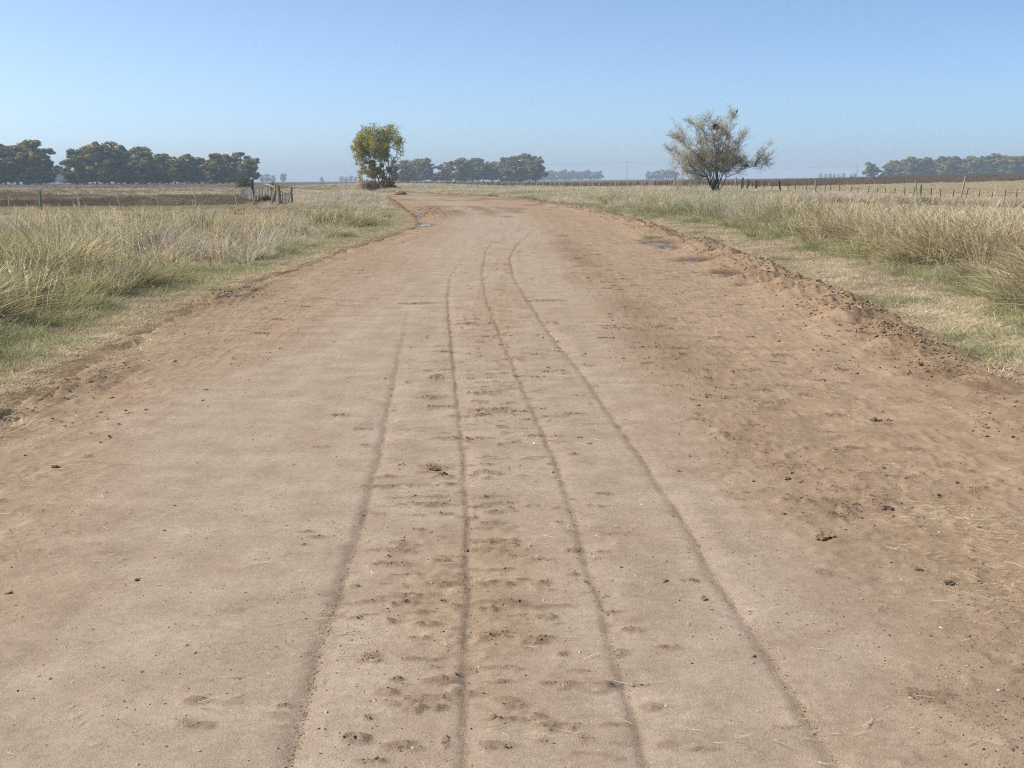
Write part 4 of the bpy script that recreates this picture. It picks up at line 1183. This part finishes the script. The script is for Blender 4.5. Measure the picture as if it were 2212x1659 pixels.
def shrub(px, D, w, h, cols, label, seed, n=1500, leaf=0.07, zoff=0.0, cat_='shrub', name='shrub'):
    p = atD(px, hor(px), D); z = gzf(p.x, p.y)
    e = empty(name, (p.x, p.y, z + zoff))
    rnd = random.Random(seed)
    tb, lb = MB(), MB()
    for k in range(22):
        a = rnd.uniform(0, 6.28); q = Vector((math.cos(a) * w * rnd.uniform(.2, .9), math.sin(a) * w * rnd.uniform(.2, .7), h * rnd.uniform(.5, .95)))
        tb.tube([(q.x * .1, q.y * .1, -.05), (q.x * .5, q.y * .5, q.z * .6), q], [0.03, 0.02, 0.006], 4, cap=False)
    for k in range(n):
        d = Vector((rnd.gauss(0, 1), rnd.gauss(0, 1), abs(rnd.gauss(0, 1)))).normalized() * rnd.uniform(0.45, 1.0) ** 0.6
        lump = 0.8 + 0.35 * float(noise(d.x * 3 + seed, d.y * 3 + d.z * 4, 1.0, seed))
        q = Vector((d.x * w, d.y * w * .8, d.z * h)) * lump
        c = Vector(cols[rnd.randrange(len(cols))]) * rnd.uniform(.7, 1.3)
        nr = Vector((rnd.gauss(0, 1), rnd.gauss(0, 1), rnd.gauss(0, 1))).normalized(); a = nr.orthogonal().normalized(); b2 = nr.cross(a); s = leaf * rnd.uniform(.6, 1.3)
        lb.quad(q, a * s, b2 * s * .6, tuple(c))
    tb.build('stems', DARKBARK, e); lb.build('foliage', LEAF, e)
    tag(e, label, cat_)
shrub(798, 228, 2.1, 2.6, [(0.28, 0.16, 0.09), (0.32, 0.21, 0.09), (0.22, 0.14, 0.085)], 'reddish brown thicket at the foot of the autumn tree', 61, 2600, 0.10)
shrub(840, 232, 1.8, 2.1, [(0.16, 0.14, 0.065), (0.22, 0.185, 0.07), (0.26, 0.18, 0.07)], 'dark olive thicket under the right side of the autumn tree', 62, 2000, 0.10)
shrub(526, 330, 2.9, 3.6, [(0.12, 0.125, 0.05), (0.15, 0.145, 0.055), (0.17, 0.15, 0.065)], 'dark green bush in front of the right end of the long grove', 63, 2200, 0.12)
shrub(570, 92, 0.95, 0.95, [(0.075, 0.10, 0.025), (0.10, 0.12, 0.03), (0.12, 0.10, 0.03)], 'low green bush at the foot of the old paling fence', 64, 1500, 0.035)

# ---- bare thorn tree with nests
def thorn_tree():
    D = 119.0
    px0 = 1548
    b = atD(px0, hor(px0), D); z0 = gzf(b.x, b.y)
    e = empty('thorn_tree', (b.x, b.y, z0))
    rnd = random.Random(4)
    def loc(px, py, dy=0.0):
        p = atD(px, py, D); return Vector((p.x - b.x, dy, p.z - z0))
    tb, sb, tw = MB(), MB(), MB()
    root = loc(1545, 405); root.z = -0.1
    grey = [(0.52, 0.46, 0.37), (0.62, 0.56, 0.47), (0.40, 0.345, 0.275), (0.50, 0.45, 0.34)]
    olive = [(0.33, 0.31, 0.17), (0.40, 0.365, 0.21), (0.26, 0.245, 0.14)]
    def twig(p, d, L, lev, inner):
        q = p
        n = 3 if lev < 2 else 2
        w = (0.020, 0.014, 0.011)[min(lev, 2)]
        pts = [p]
        for k in range(n):
            d = (d + Vector((rnd.gauss(0, .22), rnd.gauss(0, .22), rnd.gauss(0.05, .18)))).normalized()
            q = q + d * (L / n); pts.append(q)
        if lev == 0: tw.tube(pts, [w, w * .8, w * .6, w * .4], 3, (0.26, 0.22, 0.17), cap=False)
        else:
            c = rnd.choice(olive if rnd.random() < inner else grey)
            for k in range(len(pts) - 1): tw.strip(pts[k], pts[k + 1], w, c)
        if lev < 3:
            m = (7, 6, 4)[lev]
            for k in range(m):
                s = pts[rnd.randrange(1, len(pts))]
                s = s.lerp(pts[max(0, pts.index(s) - 1)], rnd.random())
                twig(s, spread_dir(d, rnd.uniform(0.35, 1.0), rnd), L * rnd.uniform(0.42, 0.62), lev + 1, inner)
    limbs = [  # via-points in the picture, depth offset, thickness, twig spacing
        ([(1535, 375), (1505, 335), (1470, 310), (1448, 296)], -0.6, 0.10), ([(1520, 372), (1490, 345), (1462, 330), (1440, 322)], 0.9, 0.09), ([(1530, 370), (1512, 320), (1503, 290), (1492, 262)], 0.3, 0.09),
        ([(1545, 365), (1545, 320), (1540, 290), (1520, 256)], -1.0, 0.09), ([(1550, 365), (1556, 320), (1552, 290), (1548, 268)], 0.5, 0.10), ([(1552, 365), (1562, 320), (1575, 285), (1590, 249)], -0.2, 0.09),
        ([(1565, 375), (1590, 335), (1605, 310), (1618, 288)], 0.8, 0.09), ([(1570, 385), (1600, 368), (1625, 360), (1650, 357)], 0.0, 0.08),
        ([(1525, 382), (1500, 378), (1475, 372), (1452, 352)], -0.4, 0.07), ([(1530, 388), (1500, 386), (1475, 390), (1462, 396)], 0.7, 0.06), ([(1560, 370), (1580, 330), (1585, 300), (1572, 275)], 1.3, 0.08),
        ([(1530, 365), (1515, 345), (1490, 320), (1470, 285)], 1.5, 0.08), ([(1562, 380), (1578, 362), (1590, 352), (1598, 346)], -1.4, 0.07), ([(1540, 365), (1525, 330), (1518, 300), (1505, 275)], -1.8, 0.08),
        ([(1555, 360), (1570, 335), (1590, 325), (1600, 330)], 1.9, 0.07), ([(1520, 385), (1490, 365), (1475, 355), (1468, 345)], -1.9, 0.07)]
    for pts, dy, r in limbs:
        if pts[-1] != (1650, 357): pts = [(1545 + (a - 1545) * 0.84, 396 + (c - 396) * 0.94) for a, c in pts]
        P_ = [root] + [loc(px, py, dy * (i + 1) / 4) for i, (px, py) in enumerate(pts)]
        Q = []
        for i in range(len(P_) - 1):
            for k in range(3): Q.append(P_[i].lerp(P_[i + 1], k / 3) + Vector((rnd.gauss(0, .05), rnd.gauss(0, .08), rnd.gauss(0, .05))))
        Q.append(P_[-1])
        n = len(Q)
        tb.tube(Q, [0.62 * r * (1 - 0.9 * (i / (n - 1)) ** 0.6) + 0.008 for i in range(n)], 6, (1, 1, 1), cap=False)
        for i in range(3, n):
            for k in range(3 if i < n - 1 else 6):
                d = (Q[i] - Q[i - 1]).normalized()
                d = spread_dir(d, rnd.uniform(0.3, 1.1), rnd); d.z += 0.25; d.normalize()
                inner = 0.4 if i < 9 else 0.1
                twig(Q[i], d, rnd.uniform(0.7, 1.3), 0 if rnd.random() < .55 else 1, inner)
    for k in range(340):                       # dense twiggy heart, low in the crown
        d = Vector((rnd.gauss(0, 1), rnd.gauss(0, 1), rnd.gauss(0, 1))).normalized() * rnd.uniform(0.2, 1) ** 0.6
        c = loc(1540, 350); p = c + Vector((d.x * 2.7, d.y * 2.0, d.z * 1.5))
        dr = (Vector((d.x * 1.2, d.y, 0.5)) + Vector((rnd.gauss(0, .4), rnd.gauss(0, .4), rnd.gauss(0, .3)))).normalized()
        twig(p, dr, rnd.uniform(0.5, 1.0), 1, 0.42)
    # upright fan at the end of the low right branch
    s = loc(1630, 361)
    for (px, py) in [(1662, 312), (1655, 318), (1648, 322), (1668, 330), (1640, 335)]:
        q = loc(px, py, rnd.uniform(-.4, .4)); mid = s.lerp(q, .5) + Vector((-.1, 0, .05))
        tb.tube([s, mid, q], [0.04, 0.025, 0.01], 5, cap=False)
        for k in range(7):
            t = rnd.uniform(.3, 1); p = s.lerp(q, t); d = (q - s).normalized()
            twig(p, spread_dir(d, rnd.uniform(.2, .7), rnd), rnd.uniform(.4, .8), 1, 0.1)
    tb.build('trunk', DARKBARK, e); tw.build('crown', LEAF, e)
    tag(e, 'bare grey thorn tree with spreading twigs behind the right verge', 'tree')
    def nest(px, py, w, h, cols, lab, dy):
        c = loc(px, py, dy) + Vector((b.x, b.y, z0))
        mb = MB(); r2 = random.Random(px)
        for k in range(420):
            d = Vector((r2.gauss(0, 1), r2.gauss(0, 1), r2.gauss(0, 1))).normalized() * r2.uniform(0.5, 1.0)
            p = Vector((d.x * w, d.y * w, d.z * h)); t = spread_dir(Vector((d.y + .01, -d.x, 0)).normalized(), r2.uniform(0, .6), r2) * w * .5
            mb.tube([p - t, p + t], 0.016, 3, cols[r2.randrange(len(cols))], cap=False)
        o = mb.build('bird_nest', LEAF); o.location = c
        tag(o, lab, 'nest', 'nests in the bare thorn tree')
    nest(1547, 274, 0.36, 0.30, [(0.06, 0.035, 0.025), (0.10, 0.06, 0.04)], 'dark stick nest near the top of the bare thorn tree', 0.3)
    o = lumps('bird_nest', 3, 77, 0.30, 0.28, 0.24, 0.05, clod_material('nest_mud', (0.17, 0.095, 0.06), (0.24, 0.14, 0.09)))
    o.location = loc(1597, 360.5, 0) + Vector((b.x, b.y, z0)) + Vector((0.9, 0, 0.0))
    p = atD(1690 * 0 + 1690, 374, D)
    o.location = Vector((atD(1691 / 1.0416, 0, D).x, b.y, atD(1691 / 1.0416, 359, D).z))
    tag(o, 'rounded mud nest on the low right branch of the bare thorn tree', 'nest', 'nests in the bare thorn tree')
    # bird on the topmost right twig
    bp = loc(1592, 244, -0.2) + Vector((b.x, b.y, z0))
    prof = [(-0.20, 0.004, 0.00), (-0.12, 0.022, 0.03), (-0.05, 0.055, 0.09), (0.02, 0.07, 0.15), (0.07, 0.055, 0.20), (0.10, 0.042, 0.235), (0.125, 0.045, 0.265), (0.15, 0.035, 0.28), (0.17, 0.012, 0.275), (0.20, 0.003, 0.265)]
    mb = MB(); mb.tube([(x_, 0, z_) for x_, r_, z_ in prof], [r_ for x_, r_, z_ in prof], 8, (0.10, 0.075, 0.06))
    o = mb.build('bird', LEAF, smooth=True); o.location = bp; o.rotation_euler = (0, -0.5, 0.6); o.scale = (1.1, 1.1, 1.1)
    tag(o, 'small brown bird perched on the topmost twig of the bare thorn tree', 'bird')
thorn_tree()

# ------------------------------------------------------------------ fences
def post(parent, name, p, h, r, mat, lean=(0, 0), k=6, z=None):
    z0 = gzf(p.x, p.y) if z is None else z
    mb = MB()
    l = Vector((lean[0], lean[1], 0))
    pts = [Vector((0, 0, -0.25)), Vector((0, 0, 0.0)), l * 0.5 + Vector((random.gauss(0, r * .25), 0, h * .5)), l + Vector((0, 0, h))]
    mb.tube(pts, [r * 1.05, r, r * .95, r * .82], k, jit=0.12)
    o = mb.build(name, mat, parent)
    o.location = (p.x, p.y, z0)
    return Vector((p.x, p.y, z0)) + l + Vector((0, 0, h))
def wires(parent, line, hs, r=0.004):
    for hh in hs:
        mb = MB()
        mb.tube([Vector((q[0], q[1], q[2] * 0 + gzf(q[0], q[1]) + hh + random.gauss(0, .015))) for q in line], r, 3, cap=False)
        mb.build('wire', WIRE, parent)

# left fence
lf = empty('wire_fence', (0, 0, 0))
tag(lf, 'old wire fence with thin pale droppers across the left grass', 'fence')
line = []
D = 84.5
for (px, tp, kind, lean) in [(-160, 415, 1, 0), (-90, 417, 1, .1), (16, 426, 1, .02), (84, 413, 2, 0), (167, 415, 1, .25), (251, 417, 1, .55), (337, 418, 1, .30), (419, 412, 1, .20), (506, 412, 1, .38)]:
    p = atD(px, hor(px), D); z = gzf(p.x, p.y)
    h = atD(px, tp, D).z - z
    if kind == 2: post(lf, 'post', p, h, 0.14, GREENWOOD)
    else: post(lf, 'dropper', p + Vector((lean * .5, 0, 0)), h, 0.042, PALEWOOD, (-lean * .6, 0), 5)
    line.append((p.x, p.y, 0))
cp = atD(604, hor(604), 83)
line.append((cp.x, cp.y, 0))
wires(lf, line, (0.35, 0.62, 0.88, 1.1))

# corner post, brace and paling fence
pf = empty('paling_fence', (cp.x, cp.y, 0))
pf_z = gzf(cp.x, cp.y)
tag(pf, 'broken old paling fence with thick leaning corner post and brace', 'fence')
def wpost(name, bpx, D, tpx, tpy, r, mat, k=7, zb=None):
    p = atD(bpx, hor(bpx), D); z = gzf(p.x, p.y)
    t = atD(tpx, tpy, D)
    mb = MB()
    a, c = Vector((0, 0, -0.3)), Vector((t.x - p.x, 0, t.z - z))
    pts = [a, Vector((0, 0, 0)), c * .35 + Vector((random.gauss(0, r * .3), 0, 0)), c * .7 + Vector((random.gauss(0, r * .3), 0, 0)), c]
    mb.tube(pts, [r * 1.15, r * 1.1, r, r * .92, r * .75], k, jit=0.14)
    o = mb.build(name, mat, pf); o.location = (p.x - cp.x, p.y - cp.y, z)
    return t
random.seed(9)
wpost('corner_post', 604, 83, 600, 401, 0.165, LICHEN, 9)
wpost('brace', 581, 83.4, 597, 408, 0.095, WOOD)
wpost('post', 591, 88, 595, 396, 0.12, WOOD)
wpost('post', 625, 85, 630.5, 404, 0.11, WOOD)
wpost('post', 631, 85.2, 626, 420, 0.07, WOOD)
t_ = wpost('post', 546, 150, 545, 387, 0.20, DARKBARK)
mb = MB(); mb.tube([(0, 0, 0), (0, 0, 0.16)], 0.22, 8); _cp = [c for c in pf.children if c.data.materials[0] is DARKBARK][-1]; o = mb.build('post_cap', PAINT, _cp); o.location = t_ - Vector((cp.x, cp.y, 0)) - _cp.location
for i in range(26):
    f = i / 25
    px = 590 - 72 * f ** 0.85 + random.uniform(-1, 1); D = 88 + 70 * f
    if random.random() < 0.08: continue
    h = random.uniform(1.0, 1.35)
    p = atD(px, hor(px), D); z = gzf(p.x, p.y)
    tp = 390 + (px - 1106) * -math.tan(ROLL) + (EYE - z - h) * FPX / D
    wpost('picket', px, D, px + random.uniform(-1.2, 1.6), tp, 0.06, PALEWOOD if random.random() < .45 else WOOD, 5)
for i in range(7):
    px = 608 + i * 2.6; D = 83.5 + i * .2
    wpost('picket', px, D, px + random.uniform(-.6, 1.0), 414 + random.uniform(-3, 4), 0.035, WOOD, 5)
a, c_ = atD(573, 398, 96), atD(594, 405, 88.5)
mb = MB(); mb.tube([a, a.lerp(c_, .5) + Vector((0, 0, .05)), c_], 0.05, 6); o = mb.build('rail', WOOD, pf); o.location = (-cp.x, -cp.y, 0)
a, c_ = atD(604, 412, 83.2), atD(628, 416, 84.6)
mb = MB(); mb.tube([a, a.lerp(c_, .5) - Vector((0, 0, .12)), c_], 0.02, 5); o = mb.build('rail', WOOD, pf); o.location = (-cp.x, -cp.y, 0)

# right fence: follows the verge round the bend
rf = empty('wire_fence', (0, 0, 0))
tag(rf, 'long wire fence with leaning reddish droppers behind the right verge', 'fence')
seg = np.array([(66, 58)] + FEN, float)
cum = np.concatenate([[0], np.cumsum(np.hypot(*np.diff(seg, axis=0).T))])
def along(s_): return np.interp(s_, cum, seg[:, 0]), np.interp(s_, cum, seg[:, 1])
s_ = 8.0; i = 0; line = []
random.seed(21)
while s_ < cum[-1]:
    fx, fy_ = along(s_)
    p = Vector((float(fx), float(fy_), 0))
    if i % 9 == 4:
        post(rf, 'post', p, 1.45 + random.uniform(-.15, .35), random.uniform(.07, .10), WOOD if i % 2 else DARKBARK, (random.gauss(0, .12), 0))
    else:
        l = random.gauss(0.16, 0.14) if fy_ < 125 else random.gauss(0.06, .10)
        post(rf, 'dropper', p, 1.28 + random.uniform(-.14, .1), 0.048 if fy_ < 170 else 0.06, REDWOOD if fy_ < 190 or random.random() < .3 else PALEWOOD, (l, 0), 5)
    line.append((float(fx), float(fy_), 0))
    s_ += 1.25 * random.uniform(.75, 1.3) if fy_ < 200 else 2.6 * random.uniform(.8, 1.25)
    i += 1
wires(rf, line, (0.3, 0.58, 0.84, 1.05), 0.005)
# singular posts that stick out of it
for (px, tp, D, r, lean, lab) in [(2086, 381, 103, 0.085, 0.45, None), (1978, 388, 104, 0.07, -0.25, None), (1605, 384, 128, 0.10, 0.2, None), (1618, 388, 129, .10, .25, None), (1634, 390, 128, .16, .1, None), (1683, 390, 120, .09, -.3, None), (1762, 388, 114, .08, 0, None)]:
    p = atD(px, hor(px), D); z = gzf(p.x, p.y)
    post(rf, 'post', p - Vector((lean, 0, 0)), atD(px, tp, D).z - z, r, WOOD if px > 1700 else DARKBARK, (lean, 0), 7)

# ------------------------------------------------------------------ power line on the horizon
def mast(px, tp, D, label):
    p = atD(px, hor(px), D); z = gzf(p.x, p.y); h = atD(px, tp, D).z - z
    e = empty('power_mast', (p.x, p.y, z))
    mb = MB(); w = 0.9
    for sx in (-1, 1):
        for sy in (-1, 1): mb.tube([(sx * w, sy * w, -.3), (sx * .25, sy * .25, h)], 0.16, 4)
    n = 10
    for k in range(n):
        a, c = k / n, (k + 1) / n; wa, wc = w - (w - .25) * a, w - (w - .25) * c
        for sy in (-1, 1): mb.tube([(-wa if k % 2 else wa, sy * wa, h * a), (wc if k % 2 else -wc, sy * wc, h * c)], 0.08, 3)
    mb.build('lattice', STEEL, e)
    mb = MB(); mb.tube([(-3.2, 0, h * .93), (3.2, 0, h * .93)], 0.16, 4); mb.build('crossarm', STEEL, e)
    tag(e, label, 'mast', 'power masts on the horizon')
    return Vector((p.x, p.y, z + h * .93))
m1 = mast(1354, 347, 2300, 'slim power mast on the horizon left of the bare thorn tree')
m2 = mast(1851, 355, 2300, 'slim power mast on the horizon left of the lone round tree')
m0, m3 = m1 + (m1 - m2), m2 + (m2 - m1)
for sx in (-3, 3):
    mb = MB(); pts = []
    for a, c in ((m0, m1), (m1, m2), (m2, m3)):
        for k in range(13):
            t = k / 12; q = a.lerp(c, t); q.z -= 4 * 9 * t * (1 - t); pts.append(q + Vector((sx, sx, 0)))
    mb.tube(pts, 0.10, 3, cap=False)
    o = mb.build('power_cable', STEEL); tag(o, 'thin power cable sagging between the masts on the horizon', 'cable', 'cables between the power masts')
